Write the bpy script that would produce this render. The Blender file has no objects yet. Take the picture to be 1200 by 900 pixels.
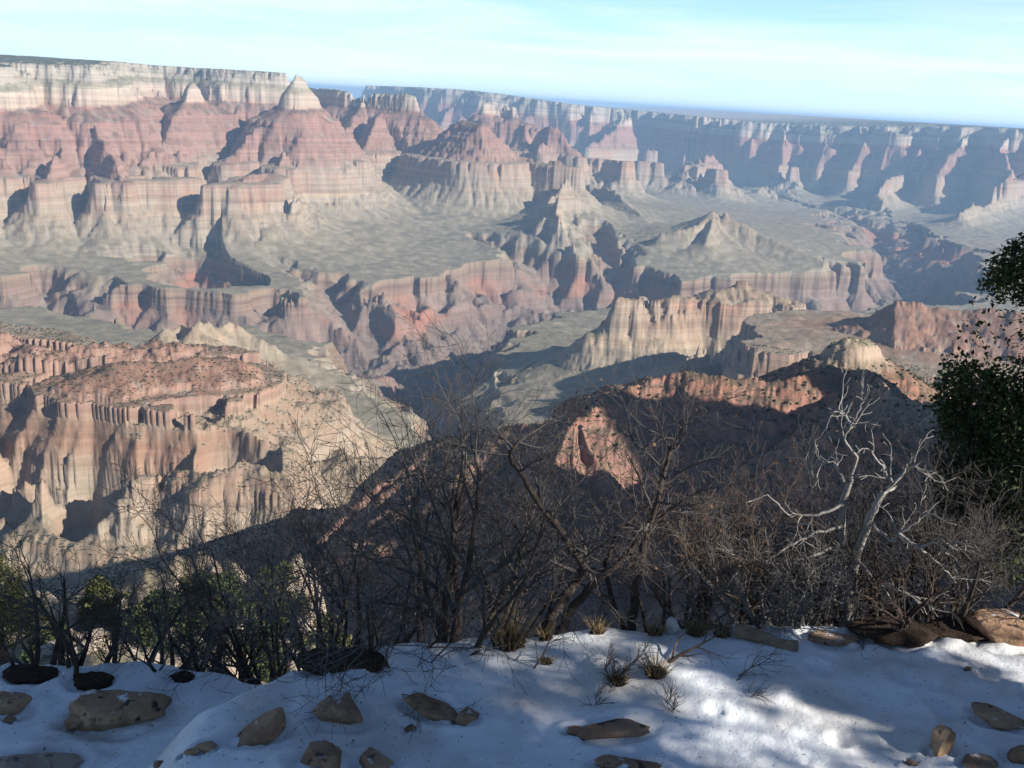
import bpy, bmesh, math, random, os
import numpy as np
from mathutils import Vector, Matrix, noise as mnoise

QUICK = False
sc = bpy.context.scene
COL = sc.collection
R = math.radians

# ------------------------------------------------------------------ camera
FPX = 1177.0                       # focal length in pixels of the 1200 x 900 photograph
PITCH, ROLL = R(15.85), R(3.4)
cam_d = bpy.data.cameras.new('camera')
cam = bpy.data.objects.new('camera', cam_d)
COL.objects.link(cam)
sc.camera = cam
cam_d.sensor_width = 36.0
cam_d.lens = 36.0 * FPX / 1200.0
cam_d.clip_start = 0.1
cam_d.clip_end = 400000.0
CF = np.array([0.0, math.cos(PITCH), -math.sin(PITCH)])
_r0 = np.array([1.0, 0.0, 0.0]); _u0 = np.array([0.0, math.sin(PITCH), math.cos(PITCH)])
CR = math.cos(ROLL) * _r0 + math.sin(ROLL) * _u0
CU = -math.sin(ROLL) * _r0 + math.cos(ROLL) * _u0
cam.matrix_world = Matrix(((CR[0], CU[0], -CF[0], 0), (CR[1], CU[1], -CF[1], 0), (CR[2], CU[2], -CF[2], 0), (0, 0, 0, 1)))

# ------------------------------------------------------------------ light and air
SUN_AZ, SUN_EL = R(116.0), R(27.0)          # azimuth clockwise from +Y
sun_dir = Vector((math.sin(SUN_AZ) * math.cos(SUN_EL), math.cos(SUN_AZ) * math.cos(SUN_EL), math.sin(SUN_EL)))
sl = bpy.data.lights.new('sun', 'SUN')
sl.energy = 5.0
sl.angle = R(0.53)
sl.color = (1.0, 0.945, 0.86)
so = bpy.data.objects.new('sun', sl)
COL.objects.link(so)
so.rotation_euler = (-sun_dir).to_track_quat('-Z', 'Y').to_euler()

world = bpy.data.worlds.new('World')
sc.world = world
world.use_nodes = True
wt = world.node_tree
wt.nodes.clear()
def N(t, kind, **kw):
    n = t.nodes.new(kind)
    for k, v in kw.items():
        setattr(n, k, v)
    return n
w_out = N(wt, 'ShaderNodeOutputWorld')
w_bg = N(wt, 'ShaderNodeBackground')
w_bg.inputs['Strength'].default_value = 0.08
sky = N(wt, 'ShaderNodeTexSky', sky_type='NISHITA')
sky.sun_disc = False
sky.sun_elevation = SUN_EL
sky.sun_rotation = SUN_AZ
sky.altitude = 2100.0
sky.air_density = 1.0
sky.dust_density = 0.15
sky.ozone_density = 2.5
# pale air low over the horizon and thin cirrus streaks, by direction
L = wt.links.new
tc = N(wt, 'ShaderNodeTexCoord')
sp = N(wt, 'ShaderNodeSeparateXYZ'); L(tc.outputs['Generated'], sp.inputs[0])
def w_ramp(sock, stops):
    n = N(wt, 'ShaderNodeValToRGB'); e = n.color_ramp
    e.elements[0].position, e.elements[0].color = stops[0][0], (*stops[0][1], 1)
    e.elements[1].position, e.elements[1].color = stops[-1][0], (*stops[-1][1], 1)
    for p, c in stops[1:-1]:
        k = e.elements.new(p); k.color = (*c, 1)
    L(sock, n.inputs[0]); return n.outputs[0]
low = w_ramp(sp.outputs['Z'], [(0, (.88, .88, .88)), (.07, (.85, .85, .85)), (.13, (.45, .45, .45)), (.22, (0, 0, 0))])
tint = w_ramp(sp.outputs['Z'], [(0, (.47, .62, .67)), (.03, (.45, .62, .68)), (.09, (.33, .56, .68)), (.3, (.22, .42, .62))])
sc10 = N(wt, 'ShaderNodeVectorMath', operation='SCALE'); sc10.inputs['Scale'].default_value = 14.2
L(tint, sc10.inputs[0])
mixa = N(wt, 'ShaderNodeMix', data_type='RGBA')
L(low, mixa.inputs[0]); L(sky.outputs[0], mixa.inputs[6]); L(sc10.outputs[0], mixa.inputs[7])
mp = N(wt, 'ShaderNodeMapping')
mp.inputs['Rotation'].default_value = (0, R(-4.5), R(8))
mp.inputs['Scale'].default_value = (1.2, 1.2, 17.0)
nz = N(wt, 'ShaderNodeTexNoise')
nz.inputs['Scale'].default_value = 2.0
nz.inputs['Detail'].default_value = 6.0
nz.inputs['Roughness'].default_value = 0.55
nz.inputs['Distortion'].default_value = 0.4
L(tc.outputs['Generated'], mp.inputs['Vector']); L(mp.outputs[0], nz.inputs['Vector'])
cf = w_ramp(nz.outputs['Fac'], [(.42, (0, 0, 0)), (.72, (.85, .85, .85))])
mixb = N(wt, 'ShaderNodeMix', data_type='RGBA')
mixb.inputs[7].default_value = (8.8, 9.3, 9.6, 1)
cm = N(wt, 'ShaderNodeMath', operation='MULTIPLY'); L(cf, cm.inputs[0]); L(low, cm.inputs[1]); L(cm.outputs[0], mixb.inputs[0]); L(mixa.outputs[2], mixb.inputs[6])
L(mixb.outputs[2], w_bg.inputs['Color']); L(w_bg.outputs[0], w_out.inputs['Surface'])

vs = sc.view_settings
vs.view_transform = 'Standard'
vs.look = 'None'
vs.gamma = 1.0
vs.use_curve_mapping = False
vs.exposure = 0.72
sc.cycles.use_denoising = True
sc.cycles.max_bounces = 6
sc.cycles.diffuse_bounces = 3
sc.cycles.glossy_bounces = 2
sc.cycles.transparent_max_bounces = 8
sc.cycles.volume_bounces = 1
sc.cycles.sample_clamp_indirect = 10

# ------------------------------------------------------------------ helpers
def set_props(o, label=None, cat=None, group=None, kind=None):
    if label: o['label'] = label
    if cat: o['category'] = cat
    if group: o['group'] = group
    if kind: o['kind'] = kind
    return o

def mesh_from(name, co, faces, mat=None, parent=None, smooth=False):
    """co (n,3) array, faces: (m,k) int array of quads or triangles, or list of such arrays"""
    if not isinstance(faces, list): faces = [faces]
    faces = [np.asarray(f, dtype=np.int32) for f in faces if len(f)]
    me = bpy.data.meshes.new(name)
    co = np.ascontiguousarray(co, dtype=np.float32)
    me.vertices.add(len(co)); me.vertices.foreach_set('co', co.ravel())
    loops = np.concatenate([f.ravel() for f in faces])
    tot = np.concatenate([np.full(len(f), f.shape[1], np.int32) for f in faces])
    start = np.concatenate([[0], np.cumsum(tot)[:-1]]).astype(np.int32)
    me.loops.add(len(loops)); me.loops.foreach_set('vertex_index', loops.astype(np.int32))
    me.polygons.add(len(tot)); me.polygons.foreach_set('loop_start', start); me.polygons.foreach_set('loop_total', tot)
    if smooth: me.polygons.foreach_set('use_smooth', np.ones(len(tot), bool))
    me.update(calc_edges=True)
    if mat: me.materials.append(mat)
    o = bpy.data.objects.new(name, me)
    COL.objects.link(o)
    if parent: o.parent = parent
    return o

_rng = np.random.RandomState(7)
PERM = _rng.permutation(512).astype(np.int32); PERM = np.concatenate([PERM, PERM])
_ang = _rng.rand(512) * 2 * np.pi
GX = np.cos(_ang).astype(np.float32); GY = np.sin(_ang).astype(np.float32)
def perlin(x, y):
    x = np.asarray(x, np.float32); y = np.asarray(y, np.float32)
    xf = np.floor(x); yf = np.floor(y)
    xi = xf.astype(np.int32) & 511; yi = yf.astype(np.int32) & 511
    fx = x - xf; fy = y - yf
    u = fx * fx * fx * (fx * (fx * 6 - 15) + 10); v = fy * fy * fy * (fy * (fy * 6 - 15) + 10)
    xi1 = (xi + 1) & 511; yi1 = (yi + 1) & 511
    p0 = PERM[xi]; p1 = PERM[xi1]
    a = PERM[p0 + yi]; n00 = GX[a] * fx + GY[a] * fy
    a = PERM[p1 + yi]; n10 = GX[a] * (fx - 1) + GY[a] * fy
    a = PERM[p0 + yi1]; n01 = GX[a] * fx + GY[a] * (fy - 1)
    a = PERM[p1 + yi1]; n11 = GX[a] * (fx - 1) + GY[a] * (fy - 1)
    n0 = n00 + u * (n10 - n00); n1 = n01 + u * (n11 - n01)
    return (n0 + v * (n1 - n0)) * 1.5
def fbm(x, y, lam, octs=4, gain=0.5, seed=0.0):
    t = 0; a = 1.0; f = 1.0 / lam
    for i in range(octs):
        t = t + a * perlin(x * f + seed + 17.3 * i, y * f + 3.1 * seed - 9.7 * i)
        a *= gain; f *= 2.03
    return t
def billow(x, y, lam, octs=3, gain=0.5, seed=0.0):
    t = 0; a = 1.0; f = 1.0 / lam
    for i in range(octs):
        t = t + a * np.abs(perlin(x * f + seed + 11.9 * i, y * f - 2.3 * seed + 5.1 * i))
        a *= gain; f *= 2.03
    return t
def ss(t):
    t = np.clip(t, 0, 1); return t * t * (3 - 2 * t)

# ------------------------------------------------------------------ survey: where a photo ray meets a level or a range
def ray(px, py):
    v = CF + CR * (px - 600) / FPX - CU * (py - 450) / FPX
    return v / math.hypot(v[0], v[1])              # unit horizontal length
def Wd(px, py, d):
    v = ray(px, py) * d; return (v[0], v[1])
def Wz(px, py, z):
    v = ray(px, py); d = z / v[2]; return (v[0] * d, v[1] * d)
def dip(x, y):
    a = (-60 * ss((y - 4300) / 1500) + 165 * ss((y - 6300) / 2500)) * (1 - ss((x - 500) / 4500))
    b = -165 * ss((y - 9500) / 4500) * ss((x + 1500) / 3000) * (1 - ss((x - 4000) / 3500))
    return a + b
def Ws(px, py, strat):
    z = strat
    for _ in range(8):
        p = Wz(px, py, z); z = strat + 0.7 * float(dip(p[0], p[1])) + 0.3 * (z - strat)
    return p

# horizontal run from the rim (m) -> height in the strata (m below the rim)
_U = [-4000, 0, 4, 12, 16, 38, 42, 54, 118, 122, 130, 133, 142, 146, 290]
_Z = [40, 0, -30, -35, -62, -72, -98, -105, -150, -186, -191, -226, -230, -265, -345]
NT = len(_U)
u, z = 290, -345
for k in range(6):                                   # Supai: six ledges
    c_ = (24, 16, 30, 18, 24, 22)[k]; _U += [u + 48, u + 52]; _Z += [z - 47 + c_, z - 47]; u += 52; z -= 47
_U += [u + 130]; _Z += [z - 14]; u += 130; z -= 14                                     # the bench above the great cliff
for hgt, tread in ((46, 5), (22, 9), (38, 6), (18, 10), (34, 5), (10, 8)):              # Redwall, a cliff broken by thin ledges
    _U += [u + 2.6, u + 2.6 + tread]; _Z += [z - hgt, z - hgt - 2.4]; u += 2.6 + tread; z -= hgt + 2.4
NR = len(_U)
for k in range(4):                                   # Muav ledges
    _U += [u + 36, u + 41]; _Z += [z - 17, z - 29]; u += 41; z -= 29
_U += [u + 180, u + 430, u + 1500, u + 9000]; _Z += [z - 60, z - 95, z - 135, z - 200]
_U = np.array(_U, np.float32); _Z = np.array(_Z, np.float32)
_US = np.concatenate([_U[:NT], _U[NT + 11:]]); _ZS = np.concatenate([_Z[:NT], _Z[NT + 11:]])
_kk = [0, 1, NT - 2, NT - 1, NT + 11, NR - 1] + list(range(NR + 7, len(_U))); _UL = _U[_kk]; _ZL = _Z[_kk]          # the same without cliffs
print('soft', list(zip(_UL, _ZL)))
def U_of(strat): return float(np.interp(-strat, -_Z, _U))
U_RT = U_of(-641) ; U_RB = U_of(-823)
print('strata', U_RT, U_RB, _U[-4:], _Z[-4:])

FEATS = []
def feat(pts, s=1.0, closed=False, inner=0.25, soft=0.0, wob=1.0, reach=1e9):
    """pts: [(x, y, strat)]"""
    FEATS.append((np.array([(p[0], p[1]) for p in pts]), np.array([U_of(p[2]) for p in pts]), s, closed, inner, soft, wob, 150. if s < .48 else reach))
def D3(px, py, d, st): p = Wd(px, py, d); return (p[0], p[1], st)
def S3(px, py, st): p = Ws(px, py, st); return (p[0], p[1], st)

# north rim, the long banded wall upper left
feat([D3(-260, 60, 7600, 0), D3(-120, 60, 8300, 0), D3(0, 70, 8300, 0), D3(50, 70, 8700, 0), D3(100, 70, 8500, 0), D3(150, 72, 9600, 0), D3(190, 75, 10300, 0),
      D3(260, 77, 10000, 0), D3(322, 80, 9900, 0), D3(330, 80, 11500, 0), D3(300, 80, 15000, 0), D3(-300, 60, 17000, 0), D3(-500, 60, 9000, 0)], s=0.8, closed=True, wob=.8)
feat([D3(225, 97, 9000, -110), D3(205, 130, 8500, -400), D3(175, 165, 7900, -600)], wob=.4, soft=.5, s=.8)
feat([D3(60, 130, 8000, -400), D3(40, 180, 7200, -630)], wob=.7)
feat([D3(110, 130, 8000, -420), D3(140, 170, 7200, -630)], wob=.7)
# pointed temple right of it
feat([D3(344, 88, 8600, 0), D3(350, 93, 8720, -30), D3(340, 93, 8560, -60)], s=.75, wob=.6, soft=.5, reach=200)
feat([D3(344, 89, 8600, -130), D3(350, 95, 8800, -150), D3(335, 95, 9600, -230)], s=1.0, wob=.2, soft=.3)
feat([D3(344, 95, 8600, -160), D3(300, 140, 8350, -400), D3(262, 165, 8100, -600)], s=1.0, wob=.35)
feat([D3(352, 120, 8600, -250), D3(395, 150, 8500, -480), D3(415, 172, 8350, -625)], s=1.0, wob=.35)
feat([D3(344, 110, 8550, -200), D3(332, 160, 8150, -520), D3(322, 170, 7900, -620)], s=1.0, wob=.35)
# low mesas before the temple
feat([S3(115, 214, -634), S3(160, 210, -630), S3(195, 208, -626), S3(225, 208, -634)], s=1.15, wob=.25)
feat([S3(252, 216, -632), S3(285, 212, -620), S3(325, 214, -632)], s=1.15, wob=.25)
feat([S3(285, 212, -620), S3(298, 204, -585), D3(312, 196, 7500, -600)], s=.8, wob=.25)
feat([S3(346, 220, -645), S3(352, 214, -640)], s=1.3, wob=.3)
# dark ridge behind
feat([D3(365, 106, 11800, -120), D3(400, 107, 10800, -125), D3(430, 114, 10500, -180), D3(478, 106, 10200, -112), D3(495, 120, 10100, -250), D3(520, 138, 9800, -450)], s=1.05, wob=.4)
feat([D3(430, 114, 10500, -140), D3(405, 140, 9700, -480)], s=1.05, wob=.4)
# big red butte in the middle
feat([D3(566, 140, 9050, -325), D3(540, 139, 9300, -310)], s=.95, wob=.2)
feat([D3(505, 146, 9800, -330), D3(475, 140, 9900, -300), D3(448, 140, 9900, -310), D3(432, 165, 9300, -600)], s=1.0, wob=.3)
feat([D3(590, 165, 9100, -500), D3(625, 180, 8950, -600), D3(655, 182, 8850, -625), D3(676, 185, 8800, -634)], s=1.2, wob=.25)
feat([D3(664, 190, 8600, -640), D3(656, 215, 7700, -745), D3(654, 230, 7350, -780), D3(655, 255, 6900, -900)], s=1.0, wob=.25, soft=.45)
# pyramid on the terrace to the right
feat([D3(836, 226, 7900, -735), D3(846, 232, 7950, -800)], s=.7, wob=.15, soft=.9)
feat([D3(838, 230, 7900, -790), D3(800, 255, 7650, -880), D3(740, 272, 7450, -960)], s=.9, wob=.3, soft=.6)
feat([D3(850, 235, 7900, -800), D3(905, 262, 7750, -900), D3(985, 300, 7450, -985)], s=.9, wob=.3, soft=.6)
feat([D3(838, 230, 7900, -790), D3(830, 265, 7450, -920)], s=.9, wob=.3, soft=.6)
# temples and mesas further back
feat([D3(575, 121, 13000, -200), D3(600, 119, 13200, -165), D3(615, 128, 13000, -280)], s=0.9)
feat([D3(560, 128, 12400, -330), D3(600, 130, 12300, -350), D3(620, 140, 12000, -560)], s=1.0)
feat([D3(625, 145, 11600, -420), D3(645, 137, 11500, -340), D3(680, 150, 11300, -600)], s=1.0)
feat([D3(680, 158, 11300, -634), D3(730, 163, 11200, -634)], s=1.2)
feat([D3(640, 165, 10500, -700), D3(690, 185, 10000, -840), D3(735, 205, 9300, -930), D3(750, 222, 8700, -990)], s=1.0)
feat([D3(755, 172, 13800, -634), D3(800, 168, 13800, -634), D3(850, 178, 13600, -634)], s=1.2)
feat([D3(800, 168, 13800, -634), D3(830, 160, 15500, -560)], s=1.0)
# the eastern wall and its buttresses
EW = [(500, 118, 20500), (560, 121, 19800), (610, 124, 19200), (650, 127, 18900), (700, 130, 18600), (745, 133, 18500), (790, 136, 18300), (840, 140, 18300), (880, 142, 18000), (930, 146, 17900), (965, 150, 17600), (1010, 153, 17700), (1040, 153, 17200),
      (1080, 150, 17300), (1110, 153, 16900), (1150, 154, 17000), (1190, 150, 16500), (1230, 152, 16600), (1290, 152, 16400)]
feat([D3(a, b, d, 0) for a, b, d in EW] + [(13000, 14500, 0), (30000, 12500, 0), (40000, 60000, 0), (-8000, 60000, 0), (-4000, 26000, 0)], s=1.35, closed=True, inner=0.02, wob=1.6)
_rw = random.Random(17); _pts = np.array([Wd(a, b, d) for a, b, d in EW]); _k = 0.6
while _k < len(_pts) - 1.2:
    i = int(_k); q = _pts[i] * (1 - _k + i) + _pts[i + 1] * (_k - i); ln = _rw.uniform(500, 1000) * (2.0 if _rw.random() < .3 else 1)
    dx, dy = -.42 + _rw.uniform(-.2, .2), -.91
    feat([(q[0] - dx * 250, q[1] - dy * 250, -5), (q[0] + dx * ln * .35, q[1] + dy * ln * .35, -190 - _rw.uniform(0, 90)), (q[0] + dx * ln * .75, q[1] + dy * ln * .75, -470), (q[0] + dx * ln * 1.15, q[1] + dy * ln * 1.15, -632)], s=_rw.uniform(1.2, 2.2), wob=.9)
    _k += _rw.uniform(.4, 1.5)
for (a, b, d0, d1) in ((930, 890, 16900, 14600), (1060, 1000, 15900, 13000), (1195, 1130, 15300, 12000)):
    feat([D3(a, 190, d0, -634), D3((a + b) / 2, 200, (d0 + d1) / 2, -720), D3(b, 215, d1, -880)], s=1.2, wob=.7)
# mesa in the middle distance
feat([S3(735, 352, -690), S3(742, 345, -690), S3(800, 338, -690), S3(868, 340, -690), S3(928, 350, -690), S3(925, 358, -690), S3(895, 352, -690), S3(862, 353, -690), S3(825, 349, -690), S3(780, 352, -690)], s=1.1, closed=True, wob=0.5, soft=.5, inner=.5)
# red slope and its platform, right
feat([S3(1020, 362, -560), S3(1050, 348, -515), S3(1140, 356, -515), S3(1250, 372, -515), S3(1320, 382, -540)], s=.5, wob=0.0)
feat([S3(905, 402, -634), S3(960, 392, -634), S3(1010, 380, -600)], s=.7, wob=0.1)
feat([S3(800, 412, -715), S3(850, 403, -705), S3(905, 400, -700)], s=.9, wob=0.4, soft=.3)
feat([S3(1290, 420, -560), S3(1205, 455, -634), S3(1165, 475, -634)], s=.9, wob=0.1)
# red mesa and its cliffs, left
feat([S3(-200, 430, -640), S3(-120, 472, -640), S3(-20, 478, -640), S3(40, 486, -640), S3(84, 498, -640), S3(138, 514, -640), S3(193, 520, -640),
      S3(243, 532, -640), S3(300, 532, -640), S3(340, 536, -640), S3(376, 508, -640), S3(335, 490, -640), S3(372, 468, -640), S3(402, 442, -640), S3(392, 424, -640), S3(330, 405, -640), S3(250, 395, -640), S3(100, 410, -634), S3(0, 392, -632), S3(-200, 385, -630)], s=1.05, closed=True, inner=0.8, wob=0.3, soft=.66)
feat([S3(125, 421, -568), S3(160, 414, -565), S3(205, 411, -563), S3(250, 409, -565)], s=.45, wob=0.15, soft=.7)
feat([S3(-150, 380, -628), S3(0, 402, -629), S3(40, 412, -631)], s=.5, wob=0.05)
feat([S3(330, 520, -725), S3(400, 503, -725), S3(470, 522, -730), S3(478, 550, -735), S3(420, 566, -735), S3(340, 556, -730)], s=.9, closed=True, inner=.2, wob=0.3, soft=1.0)
feat([S3(192, 366, -730), S3(212, 370, -770), S3(228, 370, -745)], s=.9, wob=0.2, soft=.9)
feat([S3(228, 372, -770), S3(270, 378, -830), S3(330, 405, -900)], s=.9, wob=0.3, soft=.9)
# our own rim to both sides, its unseen right headland shaped to shade the spur
feat([(-9000, -2500, 0), (-4000, -1600, 0), (-1500, -900, 0), (-400, -220, 0), (-120, -60, 0), (0, -70, 0), (120, -40, 0), (380, 60, 0), (420, 240, 0), (450, 420, 0), (500, 560, 0), (480, 620, 0), (560, 650, 0), (530, 740, 0), (590, 730, 0), (640, 800, 0), (700, 720, 0), (850, 640, 0), (1000, 700, 0), (1500, 480, 0), (3000, 200, 0), (5000, 500, 0), (9000, 1200, 0), (12000, -4000, 0), (0, -9000, 0), (-12000, -9000, 0)], s=1.1, closed=True, inner=0.0, wob=0.3)

RIVER = np.array([(-12000, 4200), (-6000, 4900), (-3500, 4950), (-2200, 4800), (-1200, 4850), (-550, 4750), (-250, 5250), (150, 6000), (700, 6150), (1500, 6100), (2400, 6600), (3000, 7400), (3400, 9000), (3900, 11500), (4200, 13500), (3200, 17000), (1500, 20000)], float)
GORGE = ([0, 100, 380, 392, 560, 563, 572, 575, 584, 588, 600, 604, 660, 720], [-1500, -1465, -1290, -1268, -1205, -1172, -1168, -1132, -1126, -1094, -1088, -1055, -1020, 600])
SIDE = [  # side canyons: (pixel x, y, bottom z)
    [(500, 455, -1450), (480, 492, -1330), (520, 520, -1150), (560, 560, -1050)],
    [(600, 385, -1430), (640, 345, -1270), (600, 310, -1150), (555, 285, -1060)],
    [(640, 372, -1400), (690, 345, -1250), (720, 315, -1150), (700, 280, -1040)],
    [(440, 420, -1400), (400, 360, -1250), (330, 310, -1100), (300, 290, -1020)],
    [(250, 380, -1400), (230, 330, -1250), (130, 300, -1080)],
    [(60, 400, -1400), (60, 350, -1250), (20, 310, -1050)],
]

RAVINES = [  # gullies that split the cliffs of the near mesa: (pixel x, y, bottom z)
    [(12, 484, -640), (0, 520, -740), (-30, 570, -840)], [(72, 488, -640), (50, 545, -735), (20, 590, -830), (-20, 650, -900)], [(122, 505, -640), (92, 555, -740), (50, 610, -840), (10, 660, -910)],
    [(218, 512, -640), (205, 562, -735), (160, 615, -830), (110, 670, -920)], [(318, 522, -640), (300, 575, -750), (270, 630, -850)]]

def polyline_near(x, y, pts, closed=False):
    """min distance, nearest point, and fractional index of a polyline"""
    n = len(pts); best = np.full(x.shape, 1e18, np.float32)
    bx = np.zeros_like(best); by = np.zeros_like(best); bi = np.zeros_like(best)
    segs = range(n if closed else max(n - 1, 1))
    for i in segs:
        a = pts[i]; b = pts[(i + 1) % n]
        ex, ey = float(b[0] - a[0]), float(b[1] - a[1]); l2 = ex * ex + ey * ey + 1e-9
        t = np.clip(((x - a[0]) * ex + (y - a[1]) * ey) / l2, 0, 1)
        cx = a[0] + t * ex; cy = a[1] + t * ey
        d2 = (x - cx) ** 2 + (y - cy) ** 2
        m = d2 < best
        best[m] = d2[m]; bx[m] = cx[m]; by[m] = cy[m]; bi[m] = i + t[m]
    return np.sqrt(best), bx, by, bi
def inside(x, y, pts):
    r = np.zeros(x.shape, bool); n = len(pts)
    for i in range(n):
        (x0, y0), (x1, y1) = pts[i], pts[(i + 1) % n]
        if y0 == y1: continue
        c = ((y0 > y) != (y1 > y)) & (x < (x1 - x0) * (y - y0) / (y1 - y0) + x0)
        r ^= c
    return r

# spur of our own rim that closes the bowl below: crest with explicit heights
SPUR = [(1330, 640, -275), (1230, 560, -240), (1160, 505, -216), (1120, 480, -212), (1060, 462, -226), (1010, 432, -236), (985, 420, -238), (950, 437, -240), (900, 442, -246), (850, 436, -246), (792, 428, -246), (765, 436, -252), (735, 452, -262), (690, 487, -284), (600, 497, -310), (520, 510, -345), (455, 545, -420), (410, 590, -480)]
SPUR_P = np.array([Wz(a, b, c) for a, b, c in SPUR]); SPUR_Z = np.array([c for _, _, c in SPUR], float)
print('spur', SPUR_P.round())

DRAIN = []                                        # grids of how far running water has cut back the slopes
def drain_at(x, y):
    E = np.zeros(x.shape, np.float32); W = np.zeros(x.shape, np.float32)
    for (x0, y0, h, G) in DRAIN:
        ny, nx = G.shape
        fx = (x - x0) / h; fy = (y - y0) / h
        m = np.nonzero((fx > 0) & (fy > 0) & (fx < nx - 1.01) & (fy < ny - 1.01))[0]
        if not len(m): continue
        fx = fx[m]; fy = fy[m]; ix = fx.astype(np.int32); iy = fy.astype(np.int32); tx = fx - ix; ty = fy - iy
        v = (G[iy, ix] * (1 - tx) + G[iy, ix + 1] * tx) * (1 - ty) + (G[iy + 1, ix] * (1 - tx) + G[iy + 1, ix + 1] * tx) * ty
        w = np.clip(np.minimum.reduce([fx, fy, nx - 1 - fx, ny - 1 - fy]) / 12.0, 0, 1)
        E[m] = E[m] * (1 - w) + v * w
    return E

def potential(x, y):
    """setback from the crest (m) and distance from the river (m), before water has cut gullies"""
    r = np.hypot(x, y)
    wx = 150 * fbm(x, y, 1100, 3, 0.5, 1.7); wy = 150 * fbm(x, y, 1100, 3, 0.5, 8.3)
    near = ss((r - 1200) / 4000)
    U = np.full(x.shape, 1e9, np.float32); wb = np.ones_like(U); sw = np.ones_like(U); sf = np.zeros_like(U)
    for (P, u0, s, closed, inner, soft, wob, reach) in FEATS:
        lo = P.min(0) - 3200; hi = P.max(0) + 3200
        m = np.nonzero((x > lo[0]) & (x < hi[0]) & (y > lo[1]) & (y < hi[1]))[0]
        if not len(m): continue
        xs = x[m] + wx[m] * wob; ys = y[m] + wy[m] * wob
        d, cx, cy, bi = polyline_near(xs, ys, P, closed)
        n = len(P); i0 = np.minimum(bi.astype(int), n - 1); ft = bi - i0
        u = u0[i0] * (1 - ft) + u0[(i0 + 1) % n if closed else np.minimum(i0 + 1, n - 1)] * ft
        if closed:
            u = np.where(inside(xs, ys, P), u - np.minimum(inner * d, 92 if inner else 0), u + s * d)
        else:
            u = u + s * d
            if reach < 1e8: u = u + (4.0 if s < .48 else .6) * np.maximum(d - reach, 0)             # a low mound ends where its scree ends
        w = u < U[m]; k = m[w]
        U[k] = u[w]; wb[k] = wob; sw[k] = min(s, 1.0); sf[k] = soft
    U = np.minimum(U, 6000)
    m = np.nonzero((r < 2700) & (x < 300) & (y > 900))[0]
    if len(m):
        for rvn in RAVINES:
            P = np.array([Wz(a, b, c) for a, b, c in rvn]); ub = np.array([U_of(c) for _, _, c in rvn])
            d, cx, cy, bi = polyline_near(x[m] + wx[m] * .25, y[m] + wy[m] * .25, P)
            U[m] = np.maximum(U[m], np.interp(bi, np.arange(len(P)), ub) - 2.0 * np.maximum(d - 4, 0))
    up = ss((U - 40) / 260)                                       # summits keep their shape
    big = (billow(x, y, 640, 3, 0.5, 3.3) - .42) * 230
    U = U + big * wb * sw * (0.25 + 0.75 * near) * (.35 + .65 * up) * (1 - .75 * ss((U - U_RB) / 350))
    dr, cx, cy, bi = polyline_near(x + 1.2 * wx, y + 1.2 * wy, RIVER)
    i0 = np.minimum(bi.astype(int), len(RIVER) - 2); e = RIVER[i0 + 1] - RIVER[i0]
    side = e[:, 0] * (y - cy) - e[:, 1] * (x - cx)          # > 0: north of the river
    dg = dr * np.where(side > 0, 1.35 - .72 * np.exp(-((x - 150) / 1300.) ** 2), 1.25)
    dg = dg + (.40 - billow(x, y, 800, 3, 0.5, 9.1)) * 400 * ss(dg / 500)
    ds = np.full(x.shape, 1e4, np.float32); zb = np.zeros(x.shape, np.float32)
    for cz in SIDE:
        P = np.array([Wz(a, b, c) for a, b, c in cz]); Zb = np.array([c for _, _, c in cz], float)
        lo = P.min(0) - 1500; hi = P.max(0) + 1500
        m = np.nonzero((x > lo[0]) & (x < hi[0]) & (y > lo[1]) & (y < hi[1]))[0]
        if not len(m): continue
        d, cx, cy, bi = polyline_near(x[m] + wx[m] * .6, y[m] + wy[m] * .6, P)
        w = d < ds[m]; k = m[w]
        ds[k] = d[w]; zb[k] = np.interp(bi, np.arange(len(P)), Zb)[w]
    ds = ds + (.4 - billow(x, y, 300, 3, .5, 1.1)) * 130
    return U.astype(np.float32), wb, sw, sf, dg.astype(np.float32), ds, zb
SIDE_P = ([-100, 20, 130, 140, 300, 312, 330, 345, 400, 460], [0, 0, 90, 118, 185, 235, 242, 262, 330, 1500])

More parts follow.
